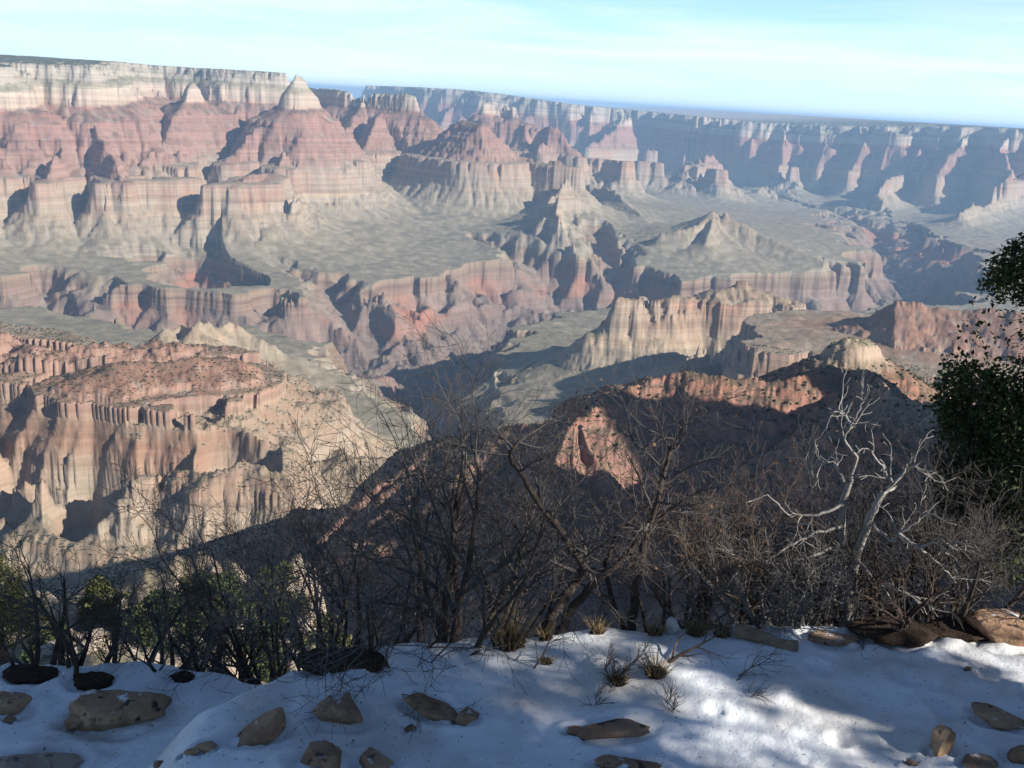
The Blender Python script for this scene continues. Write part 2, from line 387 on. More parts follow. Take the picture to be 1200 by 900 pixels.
def canyon(x, y):
    """height of the land at x, y"""
    x = x.astype(np.float32); y = y.astype(np.float32)
    r = np.hypot(x, y)
    D = dip(x, y).astype(np.float32)
    U, wb, sw, sf, dg, ds, zb = potential(x, y)
    E = drain_at(x, y)
    up = .5 + .5 * ss((U - 40) / 260)
    cl = 1 - 0.7 * ss((U - U_RB - 40) / 200)
    cf = 1 - .72 * ss((U - U_RT + 30) / 40) * ss((U_RB + 40 - U) / 40)        # the great cliff is cut less than the slopes
    fine = fbm(x, y, 42, 3, 0.6, 4.0)
    nb = 1 - ss((r - 3300) / 1200)
    U = U + sw * (cf * (E - 14) * (1.4 - .8 * nb) * up * (.55 + .45 * wb) * (.35 + .65 * cl) + (billow(x, y, 130, 4, 0.6, 6.1) - .46) * 28 * cl * (.3 + .7 * cf) + (billow(x, y, 340, 4, 0.62, 9.6) - .5) * 95 * cl * (.45 + .55 * nb) * (.25 + .75 * wb) + (5 - 2.5 * nb) * fine * cl * cf)
    U = U + sw * cl * (1 + 3 * cf) * nb * fbm(x, y, 13, 3, .6, 7.2)
    st = np.interp(U, _U, _Z).astype(np.float32)
    st = st + (np.interp(U, _US, _ZS).astype(np.float32) - st) * .72 * nb
    st = st + (np.interp(U, _UL, _ZL).astype(np.float32) - st) * sf * (1 - ss((U - 150) / 200) * (U < 640))
    st = st + 5 * fbm(x, y, 260, 3, 0.5, 5.5) + 1.6 * fine
    st = st + (np.exp(-((x - 620) / 260) ** 4 - ((y - 700) / 200) ** 4) * np.clip(-78 + 190 * fbm(x, y, 130, 2, .5, 6.6), -150, 30)) * (U < 120)  # unseen headland lowered raggedly so streaks of sun reach the spur
    z = st + D; z0 = z
    dg = dg - (E - 24) * 1.5 + 8 * fine + (.46 - billow(x, y, 150, 3, .6, 4.7)) * 40
    zg = np.interp(dg, *GORGE).astype(np.float32) + 12 * ss(1 - dg / 900) * fbm(x, y, 120, 4, 0.6, 2.9) + 2.0 * fine
    zg = zg + 230 * ss((y - 8200) / 3000) * ss((420 - dg) / 500 + .5)
    zs = zb + np.interp(ds - E * .7 + 6 * fine, *SIDE_P)
    z = np.minimum(z, np.minimum(zg, np.where(ds < 1400, zs, 1e4)))
    st = np.where(z < z0 - .1, z - D, st)
    # the rim falls away steeply at our feet, with one ledge below on the left
    azm = np.degrees(np.arctan2(x, y))
    m = np.nonzero((r < 3000) & (azm > -75) & (azm < 75))[0]
    if len(m):
        rr, aa = r[m], azm[m]
        cap = np.interp(rr, [0, 8.6, 14, 30, 700, 3000], [-5.4, -5.8, -10.5, -22, -470, 0]) + 1.6 * ss((rr - 10) / 60) * fbm(x[m], y[m], 14, 3, .5, 1.0) + 2500 * ss((np.abs(aa + 4) - 31) / 14)
        led = -16.5 - 0.34 * (rr - 28) + 1.5 * np.abs(fbm(x[m], y[m], 7, 5, .6, 3.0)) - .8 - 26 * ss((rr - 47 - 4 * fbm(x[m], y[m], 12, 2, .5, 5.)) / 9) - 14 * ss((24 - rr) / 7) - 24 * ss((np.abs(aa + 20 + 5 * fbm(x[m], y[m], 11, 3, .6, 7.)) - 8) / 14)
        z[m] = np.maximum(np.minimum(z[m], cap), np.where(rr < 90, led, -9999)); st[m] = np.minimum(st[m], z[m] - D[m])
    # the spur in front of us
    m = np.nonzero((r < 2600) & (y > -200))[0]
    if len(m):
        xs, ys = x[m], y[m]
        sx = xs + 22 * fbm(xs, ys, 160, 3, 0.5, 3.0); sy = ys + 22 * fbm(xs, ys, 160, 3, 0.5, 5.0)
        d, cx, cy, bi = polyline_near(sx, sy, SPUR_P)
        cz = np.interp(bi, np.arange(len(SPUR_Z)), SPUR_Z)
        px = cx + (sx - cx) / (d + .1) * 130; py = cy + (sy - cy) / (d + .1) * 130
        gg = billow(px, py, 95, 3, 0.55, 4.4)
        dd = d + 0.0
        zs = cz - 0.50 * dd - np.minimum(dd * 0.16, 20) * (gg * 1.9 - 0.5) - 4.5 * np.abs(fbm(xs, ys, 34, 4, 0.6, 8.0)) + 2.2 * np.abs(fbm(xs, ys, 12, 3, 0.6, 2.0))
        lay = zs / 11.0
        zs = zs + 2.6 * (np.abs(lay - np.floor(lay) - 0.5) - 0.25)        # bedding ledges
        # cream knob on the crest
        kx, ky = Wz(985, 421, -238)
        kd = np.hypot((sx - kx - 12) / 1.35, sy - ky - 6)
        zs = np.maximum(zs, -216 - np.interp(kd, [0, 10, 17, 24, 40, 200, 3000], [0, 3, 7, 20, 32, 150, 9000]) + 2.5 * fbm(xs, ys, 12, 3, 0.6, 6.0))
        st[m] = np.where(zs > z[m], zs - 42 + 14 * ss((46 - kd) / 18), st[m]); z[m] = np.maximum(z[m], zs)
    return z, st

# ------------------------------------------------------------------ running water: follow drops down the slopes and cut where they gather
def blur(G, n):
    for _ in range(n):
        G = np.pad(G, 1, mode='edge')
        G = (G[1:-1, :-2] + 2 * G[1:-1, 1:-1] + G[1:-1, 2:]) * .25
        G = np.pad(G, 1, mode='edge')
        G = (G[:-2, 1:-1] + 2 * G[1:-1, 1:-1] + G[2:, 1:-1]) * .25
    return G
def carve(x0, x1, y0, y1, h, steps, passes, k=19.0):
    rng = np.random.RandomState(3)
    xs = np.arange(x0, x1, h, dtype=np.float32); ys = np.arange(y0, y1, h, dtype=np.float32)
    X, Y = np.meshgrid(xs, ys); ny, nx = X.shape
    U, wb, sw, sf, dg, ds, zb = potential(X.ravel(), Y.ravel())
    E = np.zeros(X.shape, np.float32)
    rough = 14 * fbm(X.ravel(), Y.ravel(), 90, 4, .6, 3.9).reshape(X.shape)
    lin_u = ([-4000, 0, 1044, 2364, 9864], [40, 0, -995, -1110, -1250])
    for p in range(passes):
        e = E.ravel()
        z = np.interp(U + e, *lin_u); z = np.minimum(z, np.interp(dg - e * 1.15, *GORGE))
        z = np.minimum(z, np.where(ds < 1400, zb + np.interp(ds - e * .7, *SIDE_P), 1e4))
        z = z.reshape(X.shape) + rough
        gy, gx = np.gradient(blur(z, 1)); gl = np.hypot(gx, gy) + 1e-3
        gx = (-gx / gl).astype(np.float32); gy = (-gy / gl).astype(np.float32)
        px = np.tile(np.arange(nx, dtype=np.float32), ny) + rng.rand(nx * ny).astype(np.float32) - .5
        py = np.repeat(np.arange(ny, dtype=np.float32), nx) + rng.rand(nx * ny).astype(np.float32) - .5
        A = np.zeros(nx * ny, np.float32)
        for st in range(steps):
            ix = np.clip(px + .5, 0, nx - 1).astype(np.int32); iy = np.clip(py + .5, 0, ny - 1).astype(np.int32)
            c = iy * nx + ix
            A += np.bincount(c, minlength=nx * ny)
            px = px + gx.ravel()[c]; py = py + gy.ravel()[c]
        A = A.reshape(X.shape)
        la = np.log1p(np.maximum(A - 2, 0) / 4.0)
        En = k * (.62 * blur(la, 1) + .3 * blur(la, 4) + .22 * blur(la, 14))
        E = En if p == 0 else .4 * E + .6 * En
    DRAIN.append((x0, y0, h, E.astype(np.float32)))
import time as _t; _t0 = _t.time()
QF = 2.0 if QUICK else 1.0
carve(-6500, 6600, 2600, 15500, 12 * (1.5 if QUICK else 1), 70, 2)
carve(-2300, 2600, 1100, 4700, 6 * (1.5 if QUICK else 1), 70, 2, k=9.0)
print('drainage', _t.time() - _t0, [g[3].mean() for g in DRAIN], [g[3].max() for g in DRAIN])
# ------------------------------------------------------------------ land mesh: polar sheet, finer where the land is steep
def radial_rows(f=1.0):
    r = [9.0]
    while r[-1] < 110000:
        x = r[-1]
        k = np.interp(math.log(x), [math.log(v) for v in (9, 60, 350, 700, 20000, 30000, 110000)], [0.05, 0.03, 0.007, 0.0036, 0.0036, 0.01, 0.05])
        r.append(x * (1 + k * f))
    return np.array(r)
rows = radial_rows(QF)
az = [-180.0]
while az[-1] < 180:
    a = az[-1]
    az.append(a + np.interp(a, [-180, -60, -40, -36, 36, 40, 75, 100, 180], [6, 2, .5, .05 * QF, .05 * QF, .2, .4, 4, 6]))
az[-1] = 180.0
az = np.radians(np.array(az))
print('grid', len(rows), len(az), len(rows) * len(az))
AZ, RR = np.meshgrid(az, rows)
gx_ = (RR * np.sin(AZ)).ravel().astype(np.float32); gy_ = (RR * np.cos(AZ)).ravel().astype(np.float32)
import time as _t; _t0 = _t.time()
H = np.empty(gx_.shape, np.float32); ST = np.empty(gx_.shape, np.float32)
CH = 400000
for i in range(0, len(gx_), CH):
    H[i:i + CH], ST[i:i + CH] = canyon(gx_[i:i + CH], gy_[i:i + CH])
print('heights', _t.time() - _t0)
nr, na = len(rows), len(az)
idx = np.arange(nr * na, dtype=np.int32).reshape(nr, na)
quads = np.stack([idx[:-1, :-1], idx[:-1, 1:], idx[1:, 1:], idx[1:, :-1]], -1).reshape(-1, 4)[:, ::-1]
land = mesh_from('terrain', np.stack([gx_, gy_, H], 1), quads, None, smooth=False)
at = land.data.attributes.new('strat', 'FLOAT', 'POINT'); at.data.foreach_set('value', ST)
aw = land.data.attributes.new('wash', 'FLOAT', 'POINT'); aw.data.foreach_set('value', np.clip(drain_at(gx_, gy_) * np.where(np.hypot(gx_, gy_) < 4000, 2.0, 1.0) / 80.0, 0, 1).astype(np.float32))
set_props(land, kind='structure')
print('mesh', _t.time() - _t0)

def lin(c): return (c[0], c[1], c[2], 1)
def rock_material():
    m = bpy.data.materials.new('canyon_rock'); m.use_nodes = True
    t = m.node_tree; t.nodes.clear(); L = t.links.new
    out = N(t, 'ShaderNodeOutputMaterial'); bs = N(t, 'ShaderNodeBsdfPrincipled')
    bs.inputs['Roughness'].default_value = 0.95; bs.inputs['Specular IOR Level'].default_value = 0.1
    L(bs.outputs[0], out.inputs[0])
    geo = N(t, 'ShaderNodeNewGeometry'); att = N(t, 'ShaderNodeAttribute', attribute_name='strat')
    def noise(scale, detail=4, rough=.55, vec=None, mul=None):
        n = N(t, 'ShaderNodeTexNoise'); n.inputs['Scale'].default_value = scale; n.inputs['Detail'].default_value = detail; n.inputs['Roughness'].default_value = rough
        v = geo.outputs['Position']
        if mul:
            mp = N(t, 'ShaderNodeVectorMath', operation='MULTIPLY'); mp.inputs[1].default_value = mul; L(v, mp.inputs[0]); v = mp.outputs[0]
        L(v, n.inputs['Vector']); return n.outputs['Fac']
    def math_(op, a, b=None, clamp=False):
        n = N(t, 'ShaderNodeMath', operation=op); n.use_clamp = clamp
        for i, v in enumerate((a, b)):
            if v is None: continue
            if isinstance(v, (int, float)): n.inputs[i].default_value = v
            else: L(v, n.inputs[i])
        return n.outputs[0]
    def ramp(fac, stops, interp='LINEAR'):
        n = N(t, 'ShaderNodeValToRGB'); e = n.color_ramp; e.interpolation = interp
        while len(e.elements) > 1: e.elements.remove(e.elements[-1])
        e.elements[0].position = stops[0][0]; e.elements[0].color = lin(stops[0][1])
        for p, c in stops[1:]:
            k = e.elements.new(p); k.color = lin(c)
        L(fac, n.inputs[0]); return n.outputs[0]
    def mixc(f, a, b, blend='MIX'):
        n = N(t, 'ShaderNodeMix', data_type='RGBA', blend_type=blend)
        if isinstance(f, (int, float)): n.inputs[0].default_value = f
        else: L(f, n.inputs[0])
        for i, v in ((6, a), (7, b)):
            if isinstance(v, tuple): n.inputs[i].default_value = lin(v)
            else: L(v, n.inputs[i])
        return n.outputs[2]
    n_big = noise(1 / 420, 4)
    st = math_('ADD', att.outputs['Fac'], math_('MULTIPLY', math_('SUBTRACT', n_big, .5), 36))
    f = math_('DIVIDE', math_('ADD', st, 1560), 1600)           # -1560..40 -> 0..1
    P = lambda z: (z + 1560) / 1600
    rockc = ramp(f, [(P(-1520), (.13, .095, .085)), (P(-1330), (.165, .12, .10)), (P(-1270), (.20, .135, .108)), (P(-1235), (.22, .15, .12)), (P(-1185), (.21, .15, .12)), (P(-1112), (.22, .15, .11)), (P(-1100), (.17, .115, .085)), (P(-1045), (.26, .19, .13)),
                     (P(-1025), (.28, .24, .185)), (P(-950), (.31, .255, .195)), (P(-860), (.33, .27, .20)), (P(-838), (.36, .26, .18)), (P(-815), (.32, .235, .17)), (P(-700), (.33, .20, .138)), (P(-660), (.31, .215, .155)),
                     (P(-640), (.29, .185, .14)), (P(-520), (.29, .17, .13)), (P(-400), (.27, .155, .12)), (P(-345), (.29, .16, .125)), (P(-285), (.32, .16, .11)), (P(-262), (.38, .29, .22)), (P(-160), (.42, .345, .275)), (P(-148), (.28, .25, .18)), (P(-115), (.30, .26, .19)), (P(-100), (.36, .31, .25)), (P(0), (.36, .32, .26))])
    rockc = mixc(math_('MULTIPLY', ramp(noise(1 / 260, 4, .6), [(.40, (0, 0, 0)), (.54, (1, 1, 1))]), ramp(f, [(P(-840), (0, 0, 0)), (P(-800), (.75, .75, .75)), (P(-690), (.6, .6, .6)), (P(-650), (0, 0, 0))])), rockc, (.31, .265, .205))
    # bright rusty beds low in the canyon, in patches
    rust = math_('MULTIPLY', ramp(noise(1 / 500, 3), [(.5, (0, 0, 0)), (.62, (1, 1, 1))]), ramp(f, [(P(-1290), (0, 0, 0)), (P(-1255), (1, 1, 1)), (P(-1160), (1, 1, 1)), (P(-1125), (0, 0, 0))]))
    # thin beds
    bed = noise(1.0, 3, .7, mul=(.0004, .0004, .085))
    bed2 = noise(1.0, 2, .6, mul=(.0003, .0003, .030))
    rockc = mixc(1.0, rockc, ramp(bed2, [(.36, (.84, .81, .79)), (.5, (1, 1, 1)), (.62, (1.12, 1.11, 1.1))]), 'MULTIPLY')
    bedm = ramp(bed, [(.3, (.80, .78, .76)), (.5, (1, 1, 1)), (.7, (1.15, 1.14, 1.12))])
    rockc = mixc(1.0, rockc, bedm, 'MULTIPLY')
    # desert varnish and pale rock streaks down the faces
    strk = noise(1.0, 4, .65, mul=(.012, .012, .004))
    rockc = mixc(math_('MULTIPLY', ramp(strk, [(.5, (0, 0, 0)), (.68, (1, 1, 1))]), .22), rockc, (.36, .31, .25))
    strk2 = noise(1.0, 4, .65, mul=(.017, .015, .005))
    rockc = mixc(math_('MULTIPLY', ramp(strk2, [(.52, (0, 0, 0)), (.7, (1, 1, 1))]), .2), rockc, (.15, .10, .08))
    # talus and soil on the gentler slopes: redder under the red beds, olive on the terrace
    nzs = N(t, 'ShaderNodeSeparateXYZ'); L(geo.outputs['True Normal'], nzs.inputs[0])
    flat = ramp(math_('ADD', nzs.outputs['Z'], math_('MULTIPLY', math_('SUBTRACT', noise(1 / 35, 4), .5), .3)), [(.62, (0, 0, 0)), (.84, (1, 1, 1))])
    soil = ramp(f, [(P(-1500), (.17, .13, .11)), (P(-1300), (.20, .148, .12)), (P(-1250), (.21, .16, .13)), (P(-1190), (.22, .165, .13)), (P(-1140), (.23, .17, .132)), (P(-1100), (.26, .2, .145)), (P(-1040), (.245, .21, .15)), (P(-930), (.275, .228, .16)), (P(-840), (.29, .228, .158)), (P(-700), (.29, .215, .15)),
                     (P(-655), (.28, .22, .155)), (P(-636), (.275, .21, .15)), (P(-622), (.27, .15, .105)), (P(-450), (.25, .155, .118)), (P(-340), (.20, .125, .095)), (P(-280), (.19, .12, .09)), (P(-262), (.32, .25, .18)), (P(-100), (.2, .19, .13)), (P(-10), (.10, .11, .075))])
    mott = noise(1 / 90, 6, .65)
    soil = mixc(1.0, soil, ramp(mott, [(.32, (.66, .68, .66)), (.68, (1.28, 1.25, 1.2))]), 'MULTIPLY')
    # dry washes: paler gravel where the water runs
    wsh = N(t, 'ShaderNodeAttribute', attribute_name='wash')
    soil = mixc(ramp(wsh.outputs['Fac'], [(.2, (0, 0, 0)), (.45, (.85, .85, .85))]), soil, mixc(.5, soil, (.36, .31, .25)))
    soil = mixc(ramp(wsh.outputs['Fac'], [(.0, (.5, .5, .5)), (.14, (0, 0, 0))]), soil, mixc(.5, soil, (.12, .125, .085)))
    col = mixc(math_('MULTIPLY', rust, .75), mixc(flat, rockc, soil), (.33, .145, .088))
    # bare painted plains far beyond the rim
    ln = N(t, 'ShaderNodeVectorMath', operation='LENGTH'); L(geo.outputs['Position'], ln.inputs[0])
    col = mixc(ramp(math_('DIVIDE', ln.outputs['Value'], 60000.0), [(.33, (0, 0, 0)), (.42, (1, 1, 1))]), col, mixc(mott, (.30, .22, .17), (.42, .36, .30)))
    # desert scrub, each dot a bush
    vor = N(t, 'ShaderNodeTexVoronoi'); vor.inputs['Scale'].default_value = 1 / 9.0; vor.inputs['Randomness'].default_value = 1
    L(geo.outputs['Position'], vor.inputs['Vector'])
    dens = noise(1 / 140, 4, .6)
    thr = math_('MULTIPLY', math_('SUBTRACT', dens, .25), .62)
    dot = math_('LESS_THAN', vor.outputs['Distance'], thr)
    col = mixc(math_('MULTIPLY', math_('MULTIPLY', dot, flat), .75), col, (.055, .062, .04))
    L(col, bs.inputs['Base Color'])
    b = N(t, 'ShaderNodeBump'); b.inputs['Strength'].default_value = 0.6; b.inputs['Distance'].default_value = 5.0
    L(noise(1 / 22, 6, .65), b.inputs['Height']); L(b.outputs[0], bs.inputs['Normal'])
    return m
land.data.materials.append(rock_material())

# ------------------------------------------------------------------ the air over the canyon
def haze_box():
    zt = float(H.max()) + 12.0; zb = float(H.min()) - 1.0 - 4
    e = 120000.0
    c = [(-e, -e, zb), (e, -e, zb), (e, e, zb), (-e, e, zb), (-e, -e, zt), (e, -e, zt), (e, e, zt), (-e, e, zt)]
    q = [(0, 3, 2, 1), (4, 5, 6, 7), (0, 1, 5, 4), (1, 2, 6, 5), (2, 3, 7, 6), (3, 0, 4, 7)]
    m = bpy.data.materials.new('haze_air'); m.use_nodes = True
    t = m.node_tree; t.nodes.clear()
    out = N(t, 'ShaderNodeOutputMaterial'); v = N(t, 'ShaderNodeVolumePrincipled')
    v.inputs['Color'].default_value = (.43, .68, 1.0, 1)
    v.inputs['Density'].default_value = 3.1e-5
    v.inputs['Anisotropy'].default_value = 0.1
    t.links.new(v.outputs[0], out.inputs['Volume'])
    o = mesh_from('haze', np.array(c), np.array(q), m)
    o['kind'] = 'stuff'
    return o
haze_box()
# ------------------------------------------------------------------ the snowy bank at our feet
def n2(x, y, lam, o=3, seed=0.): return fbm(np.atleast_1d(np.asarray(x, np.float32)), np.atleast_1d(np.asarray(y, np.float32)), lam, o, .5, seed)
BANK = [Wz(a, b, c) for a, b, c in ((180, 905, -5.15), (200, 890, -5.1), (300, 828, -5.0), (400, 787, -4.85), (470, 768, -4.7), (520, 748, -4.7))]
_bo = np.argsort([p[1] for p in BANK]); BANK_Y = np.array([BANK[i][1] for i in _bo]); BANK_X = np.array([BANK[i][0] for i in _bo])
EDGE = [Wz(a, b, c) for a, b, c in ((-200, 785, -5.3), (0, 790, -5.25), (100, 783, -5.2), (200, 781, -5.2), (280, 790, -5.1), (400, 772, -4.85), (470, 760, -4.66), (580, 747, -4.55), (700, 738, -4.5), (860, 739, -4.45), (1000, 733, -4.4), (1100, 722, -4.35), (1200, 738, -4.45), (1400, 735, -4.4))]
_eo = np.argsort([p[0] for p in EDGE]); EDGE_X = np.array([EDGE[i][0] for i in _eo]); EDGE_Y = np.array([EDGE[i][1] for i in _eo])
DENTS = [(random.Random(5 + i).uniform(1.0, 5.5), random.Random(90 + i).uniform(5.2, 7.6), random.Random(190 + i).uniform(.07, .15), random.Random(290 + i).uniform(.02, .06)) for i in range(34)]
DENTS += [(random.Random(600 + i).uniform(-6, -2.4), random.Random(690 + i).uniform(5.8, 8.2), random.Random(790 + i).uniform(.08, .16), random.Random(890 + i).uniform(.015, .035)) for i in range(26)]
def snow_h(x, y):
    x = np.atleast_1d(np.asarray(x, np.float32)); y = np.atleast_1d(np.asarray(y, np.float32))
    xb = np.interp(y, BANK_Y, BANK_X)
    t = ss((x - xb + .25) / .75)
    h = -5.2 + (.62 + .05 * np.clip(x, 0, 4)) * t + .10 * np.exp(-((x - 1.2) / 1.3) ** 2 - ((y - 7.6) / .55) ** 2) - .10 * np.exp(-((x - 1.6) / 2.2) ** 2 - ((y - 6.4) / .5) ** 2)
    h = h + .045 * n2(x, y, 1.6, 3, 2.0) + .012 * n2(x, y, .42, 3, 5.0) * (.5 + .5 * ss((x - 1) / 1.5)) + .010 * n2(x, y, .13, 2, 7.)
    for (dx, dy, dr, dd) in DENTS:
        q = ((x - dx) ** 2 + (y - dy) ** 2) / dr ** 2
        h = h - dd * np.exp(-q) + .4 * dd * np.exp(-(q - 2.2) ** 2)
    e = np.interp(x, EDGE_X, EDGE_Y) + .12 * n2(x, y * 0, .9, 3, 8.)
    over = np.maximum(y - e, 0)
    return h - .55 * over ** 1.3 - .25 * ss(over / .5)
def snow_sheet():
    xs = np.arange(-9.5, 9.5, .035); ys = np.arange(3.2, 10.4, .035)
    X, Y = np.meshgrid(xs, ys); z = snow_h(X.ravel(), Y.ravel())
    nx, ny = len(xs), len(ys); ii = np.arange(nx * ny).reshape(ny, nx)
    q = np.stack([ii[:-1, :-1], ii[:-1, 1:], ii[1:, 1:], ii[1:, :-1]], -1).reshape(-1, 4)
    m = bpy.data.materials.new('snow'); m.use_nodes = True; t = m.node_tree; L = t.links.new; b = t.nodes['Principled BSDF']
    b.inputs['Roughness'].default_value = .55; b.inputs['Specular IOR Level'].default_value = .25
    g = N(t, 'ShaderNodeNewGeometry')
    n1 = N(t, 'ShaderNodeTexNoise'); n1.inputs['Scale'].default_value = 1.3; n1.inputs['Detail'].default_value = 6; L(g.outputs['Position'], n1.inputs['Vector'])
    r1 = N(t, 'ShaderNodeValToRGB'); r1.color_ramp.elements[0].position = .36; r1.color_ramp.elements[0].color = (.62, .60, .57, 1); r1.color_ramp.elements[1].position = .56; r1.color_ramp.elements[1].color = (.84, .86, .88, 1)
    L(n1.outputs['Fac'], r1.inputs[0])
    # needles, dirt and grit lying on it
    n2_ = N(t, 'ShaderNodeTexNoise'); n2_.inputs['Scale'].default_value = 38; n2_.inputs['Detail'].default_value = 4; L(g.outputs['Position'], n2_.inputs['Vector'])
    r2 = N(t, 'ShaderNodeValToRGB'); r2.color_ramp.elements[0].position = .66; r2.color_ramp.elements[0].color = (0, 0, 0, 1); r2.color_ramp.elements[1].position = .70; r2.color_ramp.elements[1].color = (1, 1, 1, 1)
    L(n2_.outputs['Fac'], r2.inputs[0])
    mx = N(t, 'ShaderNodeMix', data_type='RGBA'); L(r2.outputs[0], mx.inputs[0]); L(r1.outputs[0], mx.inputs[6]); mx.inputs[7].default_value = (.16, .11, .08, 1)
    L(mx.outputs[2], b.inputs['Base Color'])
    n3 = N(t, 'ShaderNodeTexNoise'); n3.inputs['Scale'].default_value = 20; n3.inputs['Detail'].default_value = 9; n3.inputs['Roughness'].default_value = .72; L(g.outputs['Position'], n3.inputs['Vector'])
    bp = N(t, 'ShaderNodeBump'); bp.inputs['Strength'].default_value = .55; bp.inputs['Distance'].default_value = .03
    L(n3.outputs['Fac'], bp.inputs['Height']); L(bp.outputs[0], b.inputs['Normal'])
    o = mesh_from('snow', np.stack([X.ravel(), Y.ravel(), z], 1), q, m, smooth=True)
    return set_props(o, kind='structure')
SNOW = snow_sheet()
def G(px, py):
    """where the photo ray meets the snow"""
    v = ray(px, py)
    d = np.arange(3.5, 14, .02); h = snow_h(v[0] * d, v[1] * d)
    k = np.nonzero(v[2] * d < h)[0]
    d = float(d[k[0]]) if len(k) else 9.0
    return Vector((v[0] * d, v[1] * d, float(snow_h(v[0] * d, v[1] * d)[0])))
def at_r(px, py, r):
    v = ray(px, py); return Vector((v[0] * r, v[1] * r, v[2] * r))

# ------------------------------------------------------------------ materials of the near things
def simple_mat(name, c0, c1, scale=8., rough=.9, bump=.4, bscale=30., dist=.01, mul=None, spots=None, snowy=0):
    m = bpy.data.materials.new(name); m.use_nodes = True; t = m.node_tree; L = t.links.new; b = t.nodes['Principled BSDF']
    b.inputs['Roughness'].default_value = rough; b.inputs['Specular IOR Level'].default_value = .2
    g = N(t, 'ShaderNodeNewGeometry'); src = g.outputs['Position']
    if mul:
        v = N(t, 'ShaderNodeVectorMath', operation='MULTIPLY'); v.inputs[1].default_value = mul; L(src, v.inputs[0]); src = v.outputs[0]
    n = N(t, 'ShaderNodeTexNoise'); n.inputs['Scale'].default_value = scale; n.inputs['Detail'].default_value = 6; n.inputs['Roughness'].default_value = .65; L(src, n.inputs['Vector'])
    r = N(t, 'ShaderNodeValToRGB'); r.color_ramp.elements[0].position = .33; r.color_ramp.elements[0].color = (*c0, 1); r.color_ramp.elements[1].position = .67; r.color_ramp.elements[1].color = (*c1, 1)
    L(n.outputs['Fac'], r.inputs[0]); col = r.outputs[0]
    if spots:
        n4 = N(t, 'ShaderNodeTexNoise'); n4.inputs['Scale'].default_value = spots[1]; n4.inputs['Detail'].default_value = 5; L(g.outputs['Position'], n4.inputs['Vector'])
        r4 = N(t, 'ShaderNodeValToRGB'); r4.color_ramp.elements[0].position = spots[2]; r4.color_ramp.elements[0].color = (0, 0, 0, 1); r4.color_ramp.elements[1].position = spots[2] + .06; r4.color_ramp.elements[1].color = (1, 1, 1, 1)
        L(n4.outputs['Fac'], r4.inputs[0])
        mx = N(t, 'ShaderNodeMix', data_type='RGBA'); L(r4.outputs[0], mx.inputs[0]); L(col, mx.inputs[6]); mx.inputs[7].default_value = (*spots[0], 1); col = mx.outputs[2]
    if snowy:                                     # a little snow caught on the upper faces
        z_ = N(t, 'ShaderNodeSeparateXYZ'); L(g.outputs['Normal'], z_.inputs[0])
        n5 = N(t, 'ShaderNodeTexNoise'); n5.inputs['Scale'].default_value = 7; n5.inputs['Detail'].default_value = 4; L(g.outputs['Position'], n5.inputs['Vector'])
        a5 = N(t, 'ShaderNodeMath', operation='MULTIPLY_ADD'); a5.inputs[1].default_value = .9; L(n5.outputs['Fac'], a5.inputs[0]); L(z_.outputs['Z'], a5.inputs[2])
        r5 = N(t, 'ShaderNodeValToRGB'); r5.color_ramp.elements[0].position = snowy; r5.color_ramp.elements[0].color = (0, 0, 0, 1); r5.color_ramp.elements[1].position = snowy + .05; r5.color_ramp.elements[1].color = (1, 1, 1, 1)
        d5 = N(t, 'ShaderNodeMath', operation='DIVIDE'); d5.inputs[1].default_value = 2.0; L(a5.outputs[0], d5.inputs[0]); L(d5.outputs[0], r5.inputs[0])
        m5 = N(t, 'ShaderNodeMix', data_type='RGBA'); L(r5.outputs[0], m5.inputs[0]); L(col, m5.inputs[6]); m5.inputs[7].default_value = (.8, .82, .84, 1); col = m5.outputs[2]
    L(col, b.inputs['Base Color'])
    nb = N(t, 'ShaderNodeTexNoise'); nb.inputs['Scale'].default_value = bscale; nb.inputs['Detail'].default_value = 6; nb.inputs['Roughness'].default_value = .65; L(src, nb.inputs['Vector'])
    bp = N(t, 'ShaderNodeBump'); bp.inputs['Strength'].default_value = bump; bp.inputs['Distance'].default_value = dist
    L(nb.outputs['Fac'], bp.inputs['Height']); L(bp.outputs[0], b.inputs['Normal'])
    return m
M_ROCK = simple_mat('sandstone', (.22, .135, .083), (.44, .295, .185), 5, .92, .9, 14, .03, snowy=.765, spots=((.06, .05, .045), 9, .60))
M_ROCKP = simple_mat('pale_stone', (.26, .2, .15), (.44, .36, .28), 5, .92, .8, 14, .03, spots=((.12, .1, .085), 9, .62))
M_ROCKR = simple_mat('red_stone', (.20, .12, .078), (.40, .255, .16), 6, .92, .9, 16, .03, snowy=.765, spots=((.07, .05, .04), 9, .6))
M_BARKD = simple_mat('dark_bark', (.035, .027, .022), (.085, .066, .054), 30, .95, .8, 90, .006, mul=(1, 1, .3))
M_TWIGD = simple_mat('dark_twig', (.055, .048, .045), (.11, .097, .090), 20, .9, .2)
M_TWIGG = simple_mat('grey_twig', (.10, .09, .084), (.19, .178, .168), 20, .9, .2)
M_TWIGR = simple_mat('russet_twig', (.075, .054, .043), (.14, .102, .080), 20, .9, .2)
M_DEAD = simple_mat('weathered_wood', (.19, .172, .152), (.40, .37, .335), 24, .9, .7, 70, .006, mul=(1, 1, .25))
M_LOG = simple_mat('log_wood', (.17, .125, .085), (.36, .275, .19), 14, .9, .8, 60, .008, mul=(.4, 1, 1))
M_LEAFD = simple_mat('juniper_green', (.030, .045, .019), (.082, .100, .038), 3.0, .8, .1)
M_LEAFY = simple_mat('pinyon_green', (.05, .062, .022), (.125, .125, .042), 3.0, .8, .1)
M_GRASS = simple_mat('dry_grass', (.15, .105, .058), (.29, .22, .12), 14, .9, .1)
